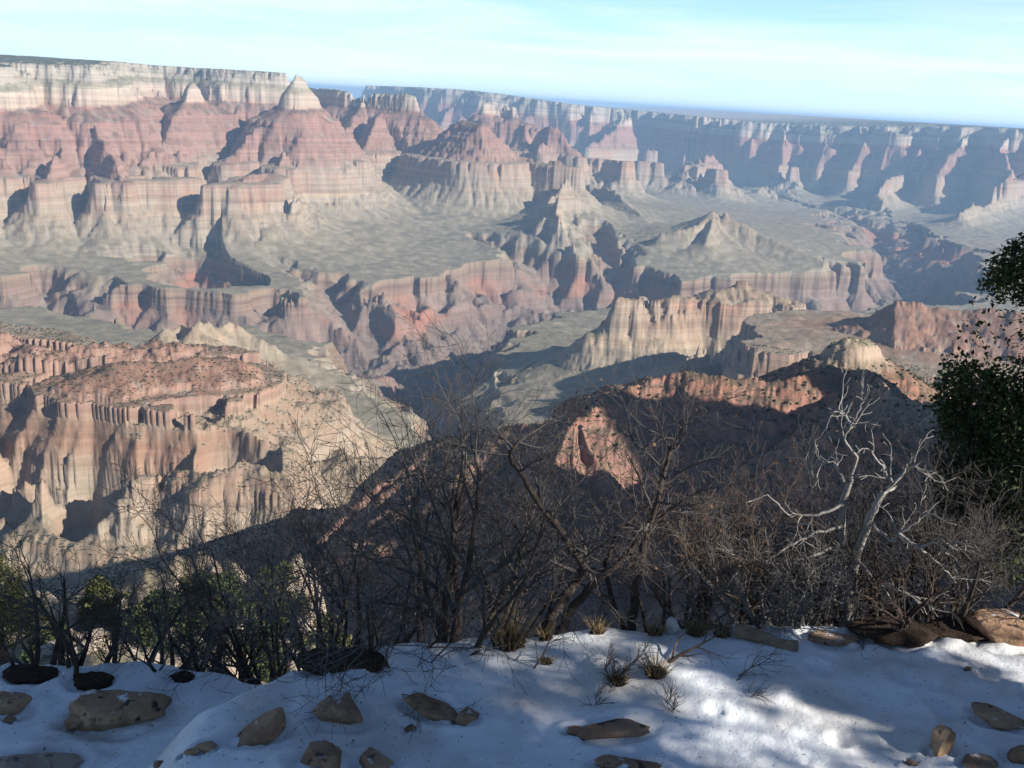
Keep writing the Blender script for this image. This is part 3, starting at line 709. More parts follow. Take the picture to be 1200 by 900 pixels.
M_DUFF = simple_mat('brown_duff', (.025, .018, .014), (.075, .048, .033), 25, .95, .9, 60, .03)
M_DRYLEAF = simple_mat('dry_leaf', (.12, .06, .03), (.21, .11, .05), 12, .8, .1)

# ------------------------------------------------------------------ woody plants
def tubes(segs, sides):
    """segs: list of polylines [(point, radius), ...] -> vertices, quads"""
    V, F = [], []; base = 0
    ang = np.arange(sides) * 2 * np.pi / sides; ca, sa = np.cos(ang), np.sin(ang)
    for pl in segs:
        P = np.array([p for p, _ in pl], float); Rr = np.array([r for _, r in pl], float); n = len(P)
        if n < 2: continue
        T = np.gradient(P, axis=0); T /= np.linalg.norm(T, axis=1)[:, None] + 1e-9
        ref = np.array([0.31, 0.2, 0.93]) if abs(T[0][2]) < .85 else np.array([.93, .3, .2])
        A = np.cross(T, ref); A /= np.linalg.norm(A, axis=1)[:, None] + 1e-9; B = np.cross(T, A)
        ring = P[:, None, :] + Rr[:, None, None] * (A[:, None, :] * ca[None, :, None] + B[:, None, :] * sa[None, :, None])
        V.append(ring.reshape(-1, 3))
        i = (base + np.arange(n * sides)).reshape(n, sides); j = np.roll(i, -1, 1)
        F.append(np.stack([i[:-1], j[:-1], j[1:], i[1:]], -1).reshape(-1, 4)); base += n * sides
    return (np.concatenate(V), np.concatenate(F)) if V else (np.zeros((0, 3)), np.zeros((0, 4), int))
def rv(rng): 
    v = Vector((rng.gauss(0, 1), rng.gauss(0, 1), rng.gauss(0, 1))); return v.normalized()
def grow(rng, out, p, d, Ln, r, depth, maxd, prm):
    step = max(Ln / prm.get('seg', 7), .03); n = max(3, int(Ln / step)); pl = [(p.copy(), r)]; kids = []
    d = d.normalized(); w = prm['wiggle'] * (1 if depth else .7)
    for i in range(1, n + 1):
        d = (d + rv(rng) * w + Vector((0, 0, prm['up'][min(depth, len(prm['up']) - 1)]))).normalized()
        p = p + d * step; f = i / n; rr = max(r * (1 - f * .72), prm['rmin']); pl.append((p.copy(), rr))
        if f > prm['bare'][min(depth, len(prm['bare']) - 1)]: kids.append((p.copy(), d.copy(), rr, f))
    out.setdefault(depth, []).append(pl)
    if depth >= maxd: return
    nk = prm['kids'][min(depth, len(prm['kids']) - 1)]
    for k in range(nk):
        q, dd, rr, f = kids[min(int(len(kids) * (k + rng.random()) / nk), len(kids) - 1)]
        side = dd.cross(rv(rng)).normalized(); a = rng.uniform(*prm['angle'])
        nd = dd * math.cos(a) + side * math.sin(a)
        grow(rng, out, q, nd, Ln * rng.uniform(*prm['ratio']) * (1.15 - .4 * f), max(rr * .68, prm['rmin']), depth + 1, maxd, prm)
    if rng.random() < .8:
        q, dd, rr, f = kids[-1]
        grow(rng, out, q, dd, Ln * .5, max(rr * .8, prm['rmin']), depth + 1, maxd, prm)
OAK = dict(wiggle=.20, up=(.05, .03, .0, .0), bare=(.25, .2, .15, .1), kids=(6, 5, 5, 3), angle=(.45, 1.05), ratio=(.42, .68), rmin=.0022, seg=8)
def thing(name, label, cat, loc, group=None):
    o = bpy.data.objects.new(name, None); COL.objects.link(o); o.location = loc; o.empty_display_size = .3
    return set_props(o, label, cat, group)
def child(root, name, co, faces, mat, smooth=False):
    o = mesh_from(name, np.asarray(co) - np.array(root.location), faces, mat, root, smooth)
    return o
def bare_shrub(seed, base, height, lean, spread, nstems, label, trunk_m=M_BARKD, twig_m=M_TWIGD, group='bare shrubs along the rim edge', prm=None, maxd=3, r0=.028, cat='shrub', name='bare_shrub', leaves=0, fan=.55):
    rng = random.Random(seed); pr = dict(OAK); pr.update(prm or {})
    out = {}
    for i in range(nstems):
        a = 2 * math.pi * (i + rng.random() * .7) / nstems
        off = Vector((math.cos(a), math.sin(a), 0)) * spread * .12 * (nstems > 1)
        tilt = fan * (.4 + .8 * rng.random()) if nstems > 1 else .08
        d = Vector((math.cos(a) * tilt + lean[0], math.sin(a) * tilt + lean[1], 1))
        grow(rng, out, base + off - Vector((0, 0, .08)), d, height * rng.uniform(.5, .75), r0 * rng.uniform(.7, 1.2), 0, maxd, pr)
    root = thing(name, label, cat, base, group)
    co, f = tubes(out.get(0, []) , 7); child(root, 'stem', co, f, trunk_m, True)
    big = out.get(1, [])
    co1, f1 = tubes(big, 5); co2, f2 = tubes(sum((out.get(k, []) for k in range(2, maxd + 1)), []), 3)
    child(root, 'crown', np.concatenate([co1, co2]), [np.concatenate([f1, f2 + len(co1)])], twig_m, True)
    if leaves:
        tips = [pl[-1][0] for k in range(2, maxd + 1) for pl in out.get(k, [])]
        sel = [tips[rng.randrange(len(tips))] for _ in range(leaves)]
        V, F = [], []
        for q in sel:
            a, b_ = rv(rng) * rng.uniform(.012, .026), rv(rng) * rng.uniform(.008, .018); i = len(V)
            V += [q - a, q + b_, q + a, q - b_]; F.append((i, i + 1, i + 2, i + 3))
        child(root, 'dry_leaves', np.array(V), np.array(F), M_DRYLEAF)
    return root, out

def leafy(root, name, centres, rng_np, n, size, mat, flat=1.0, needle=False):
    """foliage: many small blades gathered in sprays round the given centres [(point, radius)]"""
    C = np.array([c[0] for c in centres], float); Rd = np.array([c[1] for c in centres], float)
    w = Rd ** 2.2; k = rng_np.choice(len(C), n, p=w / w.sum())
    v = rng_np.normal(size=(n, 3)); v /= np.linalg.norm(v, axis=1)[:, None]
    rad = Rd[k] * (.35 + .65 * rng_np.random(n) ** .6)
    v[:, 2] *= flat
    p = C[k] + v * rad[:, None]
    # sprays: snap part of the points towards a sparse set so that gaps open up
    ns = max(n // 26, 4); sp = p[rng_np.choice(n, ns)]
    near = rng_np.randint(0, ns, n)
    # nearest of a few random sprays
    best = np.full(n, 1e9); bi = near.copy()
    for _ in range(10):
        c = rng_np.randint(0, ns, n); d = ((sp[c] - p) ** 2).sum(1); m = d < best; best[m] = d[m]; bi[m] = c[m]
    p = p + (sp[bi] - p) * (.62 * rng_np.random(n))[:, None]
    a = v + .7 * rng_np.normal(size=(n, 3)) + np.array([0, 0, .35]); a /= np.linalg.norm(a, axis=1)[:, None]
    b = np.cross(a, rng_np.normal(size=(n, 3))); b /= np.linalg.norm(b, axis=1)[:, None]
    s = size * (.6 + .8 * rng_np.random(n))[:, None]
    wd = .18 if needle else .38
    co = np.stack([p - a * s * .5 - b * s * wd * .5, p - a * s * .1 + b * s * wd, p + a * s * .6, p - a * s * .1 - b * s * wd], 1).reshape(-1, 3)
    f = np.arange(n * 4).reshape(n, 4)
    return child(root, name, co, f, mat)

def conifer(seed, base, height, width, label, n=9000, size=.07, mat=M_LEAFD, group=None, name='juniper_tree', cat='tree', lean=(0, 0), low=.12, nlimb=22, blob=.16, shape=1.0, needle=False, taper=.75):
    rng = random.Random(seed); rn = np.random.RandomState(seed)
    root = thing(name, label, cat, base, group)
    d = Vector((lean[0], lean[1], 1)).normalized(); pl = []; p = base - Vector((0, 0, .1 * height * .3)); n_ = 9
    r0 = height * .028
    for i in range(n_ + 1):
        pl.append((p.copy(), r0 * (1 - .85 * i / n_) + .004)); d = (d + rv(rng) * .10 + Vector((0, 0, .05))).normalized(); p = p + d * height * .97 / n_
    limbs, cen = [pl], []
    for i in range(nlimb):
        t = low + (1 - low) * ((i + .5 * rng.random()) / nlimb); k = t * n_; q = pl[min(int(k), n_ - 1)][0].lerp(pl[min(int(k) + 1, n_)][0], k - int(k))
        a = i * 2.4 + rng.uniform(-.5, .5); ln = width * .5 * ((1 - t) ** taper * 1.0 + .18) * rng.uniform(.6, 1.15)
        dd = Vector((math.cos(a), math.sin(a), rng.uniform(-.05, .45))); lp = [(q.copy(), r0 * .38 * (1 - t) + .006)]; c = q.copy()
        for j in range(4):
            dd = (dd + rv(rng) * .22 + Vector((0, 0, .08))).normalized(); c = c + dd * ln / 4; lp.append((c.copy(), lp[0][1] * (1 - .2 * (j + 1)) + .003))
            if j >= 1: cen.append((tuple(c + rv(rng) * blob * height * .3), blob * height * rng.uniform(.45, .85) * shape * (1.1 - .55 * t)))
        limbs.append(lp)
    cen.append((tuple(pl[-1][0]), blob * height * .42))
    co, f = tubes(limbs, 6); child(root, 'trunk', co, f, M_BARKD, True)
    leafy(root, 'crown', cen, rn, n, size, mat, .8, needle)
    return root
# ------------------------------------------------------------------ rocks lying in the snow
_ico = None
def ico(sub):
    bm = bmesh.new(); bmesh.ops.create_icosphere(bm, subdivisions=sub, radius=1); bm.verts.ensure_lookup_table()
    co = np.array([v.co[:] for v in bm.verts]); f = np.array([[v.index for v in fa.verts] for fa in bm.faces]); bm.free(); return co, f
ICO5, ICO4, ICO2 = ico(5), ico(4), ico(2)
HOLLOWS = []
def rock(label, px, py, wpx, hpx, depth=.8, rz=0., tilt=0., seed=1, mat=M_ROCK, sink=.25, name='rock', planes=15, cat='rock', group=None, base=None, rough=1.0):
    b = base if base is not None else G(px, py); dist = b.length
    w = wpx / FPX * dist * .46; h = hpx / FPX * dist * .46; dp = w * depth
    rn = np.random.RandomState(seed); co, f = ICO5; co = co.copy()
    for nrm, c in (((.1, -.05, 1), .55), ((-.1, .1, -1), .6)):
        nrm = np.array(nrm) / np.linalg.norm(nrm); sd_ = co @ nrm; co = co - np.outer(np.maximum(sd_ - c, 0) * .9, nrm)
    for _ in range(planes):                                   # knock flat faces off it
        nrm = rn.normal(size=3); nrm[2] *= .8; nrm /= np.linalg.norm(nrm); c = rn.uniform(.5, .84)
        s = co @ nrm; ov = np.maximum(s - c, 0); co = co - np.outer(ov * .93, nrm)
    off = rn.rand(3) * 50
    nz = np.array([mnoise.fractal(Vector(v * 1.9 + off), 1.0, 2.1, 5) for v in co]); nf = np.array([mnoise.fractal(Vector(v * 6 + off), .9, 2.1, 4) for v in co])
    co = co * (1 + rough * (.075 * nz + .03 * nf))[:, None]
    lay = np.sin(co[:, 2] * 9 + nz * 2.0); co[:, :2] *= (1 + .022 * rough * np.sign(lay) * np.abs(lay) ** .4)[:, None]
    co = co * np.array([w, dp, h])
    ct, st_ = math.cos(tilt), math.sin(tilt)
    co = np.stack([co[:, 0] * ct - co[:, 2] * st_, co[:, 1], co[:, 0] * st_ + co[:, 2] * ct], 1)
    cz, sz = math.cos(rz), math.sin(rz)
    co = np.stack([co[:, 0] * cz - co[:, 1] * sz, co[:, 0] * sz + co[:, 1] * cz, co[:, 2]], 1)
    co = co + np.array([0, 0, h * (1 - 2 * min(sink + .08, .46))])
    if base is None: HOLLOWS.append((b.x, b.y, w * .93, max(dp * .93, w * .35), rz))
    o = mesh_from(name, co, f, mat, None, False); o.location = b
    return set_props(o, label, cat, group)
RG = 'brown rocks half buried in the snow'
rock('large broad brown boulder on the left trail, lumpy top with a dab of snow', 140, 842, 112, 56, .6, .15, .06, 21, M_ROCK, .22, 'boulder', group=RG, planes=9)
rock('smaller rounded brown stone touching the left end of the broad boulder', 88, 850, 34, 26, .8, .3, 0, 22, M_ROCK, .25, group=RG)
rock('rounded brown boulder cut by the left edge of the picture, above the trail', 15, 832, 46, 34, .8, 0, 0, 23, M_ROCK, .22, 'boulder', group=RG)
rock('tiny flat dark stone below the leftmost boulder', 12, 845, 17, 9, .8, 0, 0, 24, M_ROCK, .3, group=RG)
rock('long smooth tan slab leaning along the left flank of the snow bank', 306, 862, 84, 30, .45, .5, .52, 25, M_ROCKR, .30, 'rock_slab', group=RG, planes=7, rough=.5)
rock('rounded tan boulder lit on top, on the crest of the snow bank', 398, 838, 72, 40, .8, -.2, -.12, 26, M_ROCK, .28, 'boulder', group=RG)
rock('wide dark wet rock low on the snow bank, left of its squarish neighbour', 380, 893, 72, 36, .7, .1, 0, 27, M_ROCKR, .25, group=RG)
rock('squarish orange brown rock pressed against the wide dark wet one', 440, 897, 50, 26, .8, -.1, -.05, 28, M_ROCK, .25, group=RG)
rock('narrow tapering slab sloping down to the right, upper middle of the bank', 505, 832, 78, 17, .5, -.25, -.30, 29, M_ROCKR, .35, 'rock_slab', group=RG, planes=6, rough=.8)
rock('small blunt end piece at the lower tip of the tapering slab', 547, 842, 32, 20, .9, .2, -.1, 30, M_ROCK, .3, group=RG)
rock('thin crusted sliver of rock left below the tapering slab', 480, 856, 18, 10, .6, .7, .5, 31, M_ROCKR, .3, group=RG)
rock('long thin red brown slab with frosted upper edge, middle of the snow', 722, 857, 100, 24, .35, .16, .13, 32, M_ROCKR, .35, 'rock_slab', group=RG, planes=6, rough=.9)
rock('small snow capped knob at the left tip of the thin red slab', 672, 858, 26, 12, .7, 0, 0, 33, M_ROCKR, .35, group=RG)
rock('flat brown rock half cut by the bottom edge, below the thin red slab', 735, 903, 80, 18, .6, 0, 0, 34, M_ROCKR, .25, group=RG, planes=7)
rock('upright narrow tan rock with a sunlit side, lower right snow', 1103, 880, 36, 54, .7, .3, -.35, 35, M_ROCK, .22, group=RG)
rock('low curved brown ledge running off the right edge, above a snow pocket', 1172, 845, 76, 16, .5, -.3, -.20, 36, M_ROCK, .3, 'rock_slab', group=RG, planes=6)
rock('dark speckled boulder in the lower right corner', 1192, 893, 36, 34, .8, 0, 0, 37, M_ROCKR, .25, 'boulder', group=RG)
rock('flat dark rock beside the corner boulder, at the bottom edge', 1150, 899, 44, 14, .8, 0, .05, 38, M_ROCKR, .3, group=RG)
rock('tiny dark stone left of the upright tan rock', 1068, 896, 17, 9, .8, 0, 0, 39, M_ROCKR, .3, group=RG)
rock('small brown stone on the trail edge, right one of a close pair', 243, 878, 30, 13, .7, 0, .05, 40, M_ROCK, .3, group=RG)
rock('small brown stone on the trail edge, left one of a close pair', 224, 884, 22, 11, .7, 0, 0, 41, M_ROCK, .3, group=RG)
rock('little rusty stone at the foot of the snow bank by the bottom edge', 186, 898, 16, 14, .7, 0, 0, 42, M_ROCKR, .3, group=RG)
rock('pale sunlit block in the lower left corner', 20, 908, 92, 34, .7, .1, 0, 43, M_ROCKP, .3, 'boulder', group=RG)
rock('low grey stone right of the pale corner block', 66, 893, 60, 16, .7, -.1, 0, 44, M_ROCKP, .35, group=RG)
rock('big smooth brown boulder at the right end of the snow edge', 1178, 748, 96, 44, .7, 0, -.03, 45, M_ROCKR, .22, 'boulder', group=RG, planes=8)
rock('low flat reddish rock under snow, right of the grey log', 975, 751, 74, 12, .6, 0, 0, 46, M_ROCK, .3, 'rock_slab', group=RG)
rock('tiny stone alone on the right hand snow, below the big smooth boulder', 1134, 786, 12, 8, .8, 0, 0, 47, M_ROCKR, .3, group=RG)
o = rock('small white snow capped stone standing on the rim edge', 788, 743, 18, 34, .8, 0, 0, 48, M_ROCKP, .15, 'snowy_stone', planes=6); o.data.materials[0] = bpy.data.materials['snow']
# bare earth mounds under the bushes
def duff(label, px, py, wpx, hpx, seed, depth=.6):
    o = rock(label, px, py, wpx, hpx * .5, depth, 0, 0, seed, M_DUFF, .46, 'earth_mound', planes=3, cat='earth mound', rough=1.5, group='dark earth mounds under the shrubs'); return o
duff('dark brown mound of needles and roots on the right snow edge', 1045, 742, 96, 46, 51)
duff('long dark mound of soil under the dense bush, left end of the bank', 400, 776, 110, 30, 52)
duff('dark clump of soil at the foot of the left trail shrubs', 105, 798, 52, 34, 53)
duff('small dark soil hump beside the left trail, under a thin shrub', 210, 795, 34, 24, 54)
duff('dark soil patch behind the leftmost boulder', 36, 790, 60, 30, 55)
duff('dark soil under the junipers at the right end of the edge', 1120, 736, 90, 36, 56)

# snow has melted back in a hollow round every rock
def melt():
    me = SNOW.data; n = len(me.vertices); c = np.empty(n * 3, np.float32); me.vertices.foreach_get('co', c); c = c.reshape(-1, 3)
    jit = .16 * fbm(c[:, 0], c[:, 1], .22, 3, .6, 3.3)
    for (x, y, a, b_, rz) in HOLLOWS:
        m = np.nonzero((np.abs(c[:, 0] - x) < a * 2 + .2) & (np.abs(c[:, 1] - y) < a * 2 + .2))[0]
        dx, dy = c[m, 0] - x, c[m, 1] - y; cz, sz = math.cos(rz), math.sin(rz)
        q = np.hypot((dx * cz + dy * sz) / a, (-dx * sz + dy * cz) / b_) + jit[m]
        c[m, 2] += -.035 * np.exp(-((q - 1.0) / .22) ** 2) + .018 * np.exp(-((q - 1.55) / .25) ** 2)
    me.vertices.foreach_set('co', c.ravel()); me.update()
melt()

# ------------------------------------------------------------------ log, grasses, seedlings
def log():
    b = G(900, 752); rng = random.Random(5); out = {}
    p = G(862, 746) + Vector((0, 0, .05)); q = G(932, 764) + Vector((0, 0, .04)); pl = []
    for i in range(12):
        t = i / 11; pl.append((p.lerp(q, t) + Vector((rng.gauss(0, .006), rng.gauss(0, .006), .015 * math.sin(t * 7))), .065 - .02 * t + rng.uniform(-.006, .006)))
    pl = [(pl[0][0], .004)] + pl + [(pl[-1][0], .004)]
    root = thing('fallen_log', 'weathered grey brown log lying along the sunny snow edge', 'log', b)
    co, f = tubes([pl], 12); child(root, 'trunk', co, f, M_LOG, True)
    st = [[(pl[5][0], .018), (pl[5][0] + Vector((.05, -.03, .12)), .010), (pl[5][0] + Vector((.08, -.03, .17)), .005)]]
    co, f = tubes(st, 6); child(root, 'broken_limb', co, f, M_LOG, True)
log()
def tussock(label, px, py, hpx, seed, n=150, mat=M_GRASS, base_m=None, fan=.6, group='dry grass tufts'):
    rng = random.Random(seed); b = G(px, py); h = hpx / FPX * b.length; V, F = [], []
    for i in range(n):
        a = rng.uniform(0, 6.283); r = rng.random() ** .5 * h * .28; p = b + Vector((math.cos(a) * r, math.sin(a) * r, -.02))
        d = Vector((math.cos(a) * fan * rng.random() + rng.gauss(0, .22), math.sin(a) * fan * rng.random() + rng.gauss(0, .22), 1)).normalized(); ln = h * rng.uniform(.45, 1.05)
        s = d.cross(rv(rng)).normalized() * .0035; m_ = p + d * ln * .55; e = m_ + (d + Vector((math.cos(a), math.sin(a), -.4)) * rng.uniform(.1, .6)).normalized() * ln * .45
        k = len(V); V += [p - s, p + s, m_ + s * .8, m_ - s * .8, e]; F += [(k, k + 1, k + 2, k + 3)]; F.append((k + 3, k + 2, k + 4, k + 4))
    F4 = np.array([q for q in F if len(set(q)) == 4]); F3 = np.array([q[:3] for q in F if len(set(q)) == 3])
    root = thing('grass_tuft', label, 'grass', b, group)
    child(root, 'blades', np.array(V), [F4, F3], mat)
    co, f = ICO4; rn = np.random.RandomState(seed)
    nz = np.array([mnoise.fractal(Vector(v * 3 + Vector((seed, 0, 0))), 1, 2, 4) for v in co])
    co2 = co * (1 + .25 * nz)[:, None] * np.array([h * .34, h * .3, h * .22]) + np.array([b.x, b.y, b.z])
    child(root, 'root_clump', co2, f, base_m or M_DUFF, True)
tussock('large yellow grass tuft under the leaning oak, at the snow edge', 596, 757, 54, 61, 260)
tussock('thin straw coloured tuft between the two oak trunks', 700, 741, 24, 62, 110)
tussock('dry tuft on the crest just left of the white stone', 768, 744, 24, 63, 110)
tussock('russet grass tuft right of the white stone', 815, 744, 28, 64, 150)
tussock('wiry tuft of straw at the left end of the grey log', 846, 745, 26, 65, 140)
tussock('brown cushion of grass in a hollow of the snow, left of its twin', 724, 800, 26, 66, 130, fan=1.0)
tussock('brown cushion of grass in the snow at the foot of the leaning twig', 768, 790, 34, 67, 130, fan=.9)
tussock('flattened straw wisp beside the fallen twig on the bank', 640, 776, 20, 68, 60, fan=1.2)
tussock('tiny grass wisp at the upper right of the yellow tuft', 640, 748, 22, 69, 70)
TWIG = dict(kids=(5, 3, 2), seg=7, rmin=.0022, wiggle=.22, up=(.02, .0, .0), angle=(.4, .9), ratio=(.35, .6))
def seedling(label, px, py, hpx, lean, seed, n=1, r0=.008, m=M_TWIGD, maxd=2, fan=.5):
    b = G(px, py); bare_shrub(seed, b, hpx / FPX * b.length * 1.35, lean, .2, n, label, m, m, 'twiggy seedlings poking out of the snow', TWIG, maxd, r0, 'seedling', 'seedling', 0, fan)
seedling('forked seedling growing out of the left brown grass cushion', 718, 795, 62, (.25, .1), 71, 2, .010)
seedling('stout twig leaning right out of the brown grass cushion', 772, 782, 84, (.75, .2), 72, 1, .018, M_TWIGR)
seedling('pale branching twig spreading over the sunny snow, left of the sunlit patch', 852, 795, 64, (.9, .1), 73, 2, .011, M_TWIGG)
seedling('bare twig rooted in the middle of the bank, bending right and up', 616, 786, 66, (1.1, .3), 74, 1, .014)
seedling('thin stalks standing above the flat wisp, middle of the bank', 705, 790, 40, (0, 0), 75, 2, .005)
seedling('low dark sprig alone on the snow below the cushions', 690, 822, 22, (.6, 0), 76, 2, .004)
seedling('little dark sprig right of the low one, above the red slab', 786, 832, 26, (.1, 0), 77, 2, .004)
seedling('short bent sprig on snow beside the sunlit patch', 872, 816, 30, (.8, .1), 78, 1, .005)
seedling('small dead stick lying left on the snow bank', 540, 768, 22, (1.6, 0), 79, 1, .008)
seedling('tiny sprig by the bare snow right of the flat red rock', 1006, 762, 12, (.7, 0), 80, 2, .004)

# ------------------------------------------------------------------ bare shrubs and oaks along the edge
SH = dict(kids=(5, 5, 4, 3), wiggle=.24, angle=(.4, 1.1))
def edge_pt(px, py, back=.25):
    v = ray(px, py); b = G(px, py); return Vector((b.x + v[0] * back, b.y + v[1] * back, float(snow_h(b.x + v[0] * back, b.y + v[1] * back)[0])))
def shrub(seed, px, py, hpx, label, lean=(0, 0), spread=1.2, n=6, back=.3, **kw):
    hpx *= .66 if px < 320 else .9
    if px < 290: kw['prm'] = dict(kids=(5, 4, 3, 2)); n = max(3, int(n * .7))
    b = edge_pt(px, py, back); return bare_shrub(seed, b, hpx / FPX * b.length * 1.4, lean, spread, n, label, prm={**SH, **kw.pop('prm', {})}, **kw)
shrub(101, 345, 778, 225, 'largest dense dark thicket of fine twigs, left of the snow bank', (-.05, .05), 2.2, 11, .25, fan=.75, twig_m=M_TWIGD)
shrub(102, 300, 782, 120, 'low spiky bush drooping over the trail, in front of the dense thicket', (-.5, -.25), 1.6, 8, .0, fan=.9, maxd=2)
shrub(103, 410, 770, 215, 'grey twigged thicket joined to the right side of the dense one', (.05, .1), 2.0, 9, .5, fan=.7, twig_m=M_TWIGG)
shrub(104, 300, 775, 150, 'greyish shrub with ragged top behind the dense thicket, left side', (-.2, .3), 1.8, 8, .9, fan=.7, twig_m=M_TWIGG)
shrub(105, 512, 757, 275, 'tall slim oak shrub with two dark stems, right of the thicket', (-.05, .05), 1.3, 3, .3, r0=.045, fan=.25)
shrub(106, 545, 754, 250, 'many stemmed dark oak clump fanning right from one stool', (.25, .1), 1.6, 7, .25, r0=.034, fan=.5)
shrub(107, 470, 762, 200, 'brownish twiggy oak between thicket and tall slim oak', (-.1, .2), 1.5, 6, .7, fan=.5, twig_m=M_TWIGR)
shrub(108, 590, 752, 190, 'thin oak sapling leaning over the yellow grass tuft', (.35, .3), 1.2, 5, .8, fan=.5)
# the leaning oak with a thick trunk
def thick_oak(seed, px, py, pts, r0, label, side=9, back=.25, twig=M_TWIGD, leaves=0):
    rng = random.Random(seed); b = edge_pt(px, py, back); s = b.length / FPX; v = ray(px, py); rt = Vector((v[1], -v[0], 0)); fw = Vector((v[0], v[1], 0))
    pl = [(b + rt * (x * s) + Vector((0, 0, -y * s)) + fw * rng.uniform(-.1, .2), 0) for x, y in pts]
    # smooth and taper
    P = [p for p, _ in pl]; fine = []
    for i in range(len(P) - 1):
        for k in range(5): fine.append(P[i].lerp(P[i + 1], k / 5) + rv(rng) * .012)
    fine.append(P[-1]); n = len(fine); trunk = [(p, max(r0 * (1 - .75 * i / (n - 1)), .01)) for i, p in enumerate(fine)]
    out = {0: [trunk]}; pr = dict(OAK, kids=(5, 5, 4, 3))
    for k in range(side):
        i = int(n * (.35 + .63 * (k + rng.random()) / side)); i = min(i, n - 1); d = (fine[i] - fine[max(i - 2, 0)]).normalized(); sd = d.cross(rv(rng)).normalized()
        grow(rng, out, fine[i].copy(), d * .5 + sd, rng.uniform(.38, .75), trunk[i][1] * .55, 1, 3, pr)
    grow(rng, out, fine[-1].copy(), fine[-1] - fine[-3], .4, trunk[-1][1], 1, 3, pr)
    root = thing('gambel_oak' if False else 'bare_oak', label, 'tree', b, 'bare oaks on the rim edge')
    co, f = tubes(out[0], 9); child(root, 'trunk', co, f, M_BARKD, True)
    c1, f1 = tubes(out.get(1, []), 6); c2, f2 = tubes(out.get(2, []) + out.get(3, []), 3)
    child(root, 'crown', np.concatenate([c1, c2]), np.concatenate([f1, f2 + len(c1)]), twig, True)
    if leaves:
        tips = [q[-1][0] for k in (2, 3) for q in out.get(k, [])]; V, F = [], []
        for _ in range(leaves):
            q = tips[rng.randrange(len(tips))]; a, b_ = rv(rng) * rng.uniform(.012, .028), rv(rng) * rng.uniform(.008, .02); i = len(V)
            V += [q - a, q + b_, q + a, q - b_]; F.append((i, i + 1, i + 2, i + 3))
        child(root, 'dry_leaves', np.array(V), np.array(F), M_DRYLEAF)
thick_oak(111, 640, 748, [(0, 0), (4, -38), (30, -70), (38, -95), (12, -130), (-25, -175), (-55, -225), (-45, -240)], .055, 'leaning bare oak with a thick crooked trunk, middle of the edge', 12, leaves=26)
thick_oak(112, 652, 750, [(0, 0), (12, -35), (36, -75), (70, -110), (95, -150), (125, -180)], .050, 'thick limbed oak forking right from beside the crooked one', 10, .35)
thick_oak(113, 738, 745, [(0, 0), (2, -60), (6, -120), (14, -175), (22, -225), (30, -245)], .044, 'upright bare oak with one straight trunk, right of the crooked one', 13, .35, leaves=30)
thick_oak(114, 742, 745, [(0, 0), (-18, -40), (-40, -85), (-30, -140), (5, -175)], .034, 'slender oak stem weaving left beside the straight trunk', 9, .5)
shrub(115, 790, 742, 150, 'low russet twigged oak behind the white stone', (.1, .3), 1.5, 7, .7, fan=.6, twig_m=M_TWIGR, leaves=110)
shrub(116, 850, 742, 165, 'russet leafed oak thicket behind the grey log', (.05, .4), 1.8, 8, 1.0, fan=.6, twig_m=M_TWIGR, leaves=160)
shrub(117, 900, 742, 105, 'pale grey spreading shrub with crooked twigs behind the log', (-.3, .1), 1.8, 7, .35, fan=.8, twig_m=M_TWIGG, trunk_m=M_TWIGG)
shrub(118, 940, 738, 95, 'pale grey shrub fanning out below the white dead tree', (.1, .1), 1.8, 7, .4, fan=.7, twig_m=M_TWIGG, trunk_m=M_TWIGG)
shrub(119, 925, 738, 140, 'dark mesh of twigs left of the dead tree', (-.1, .4), 2.0, 9, 1.3, fan=.6)
shrub(120, 1030, 736, 165, 'dark dense shrub right of the dead tree', (.0, .3), 2.0, 10, .9, fan=.6)
shrub(121, 1080, 728, 175, 'dark twiggy shrub under the green juniper boughs', (-.1, .3), 2.0, 10, .7, fan=.6)
shrub(122, 1130, 728, 140, 'lowest dark tangle behind the smooth right boulder', (.1, .2), 2.0, 9, .6, fan=.7)
shrub(123, 985, 734, 70, 'brown tangle of twigs at the foot of the dead tree', (.1, .1), 1.8, 8, .6, fan=.8, twig_m=M_TWIGR)
shrub(124, 1045, 732, 95, 'broken brown stalks on the dark needle mound', (.0, .0), .9, 5, .0, fan=.5, twig_m=M_TWIGR, maxd=2)
# shrubs by the left trail
shrub(131, 100, 790, 150, 'tallest dark shrub by the left trail, crooked open branches', (-.05, .1), 1.3, 4, .15, r0=.034, fan=.5)
shrub(132, 30, 786, 150, 'dark many stemmed shrub at the far left edge', (-.2, .1), 1.8, 8, .3, fan=.6)
shrub(133, 150, 786, 130, 'slim dark shrub with arching boughs, middle of the left trail edge', (.15, .15), 1.4, 5, .4, fan=.5, r0=.03)
shrub(134, 212, 786, 150, 'thin grey shrub over the small soil hump', (.05, .1), 1.5, 6, .2, fan=.5, twig_m=M_TWIGG)
shrub(135, 255, 785, 140, 'ragged grey shrub between hump and drooping bush', (-.1, .2), 1.7, 8, .5, fan=.65, twig_m=M_TWIGG)
shrub(136, 70, 788, 110, 'low dark bramble in front of the tallest trail shrub', (-.1, .0), 1.3, 7, .2, fan=.8)
shrub(137, 185, 783, 105, 'low tangled shrub behind the broad boulder', (.0, .2), 1.5, 8, .6, fan=.8)

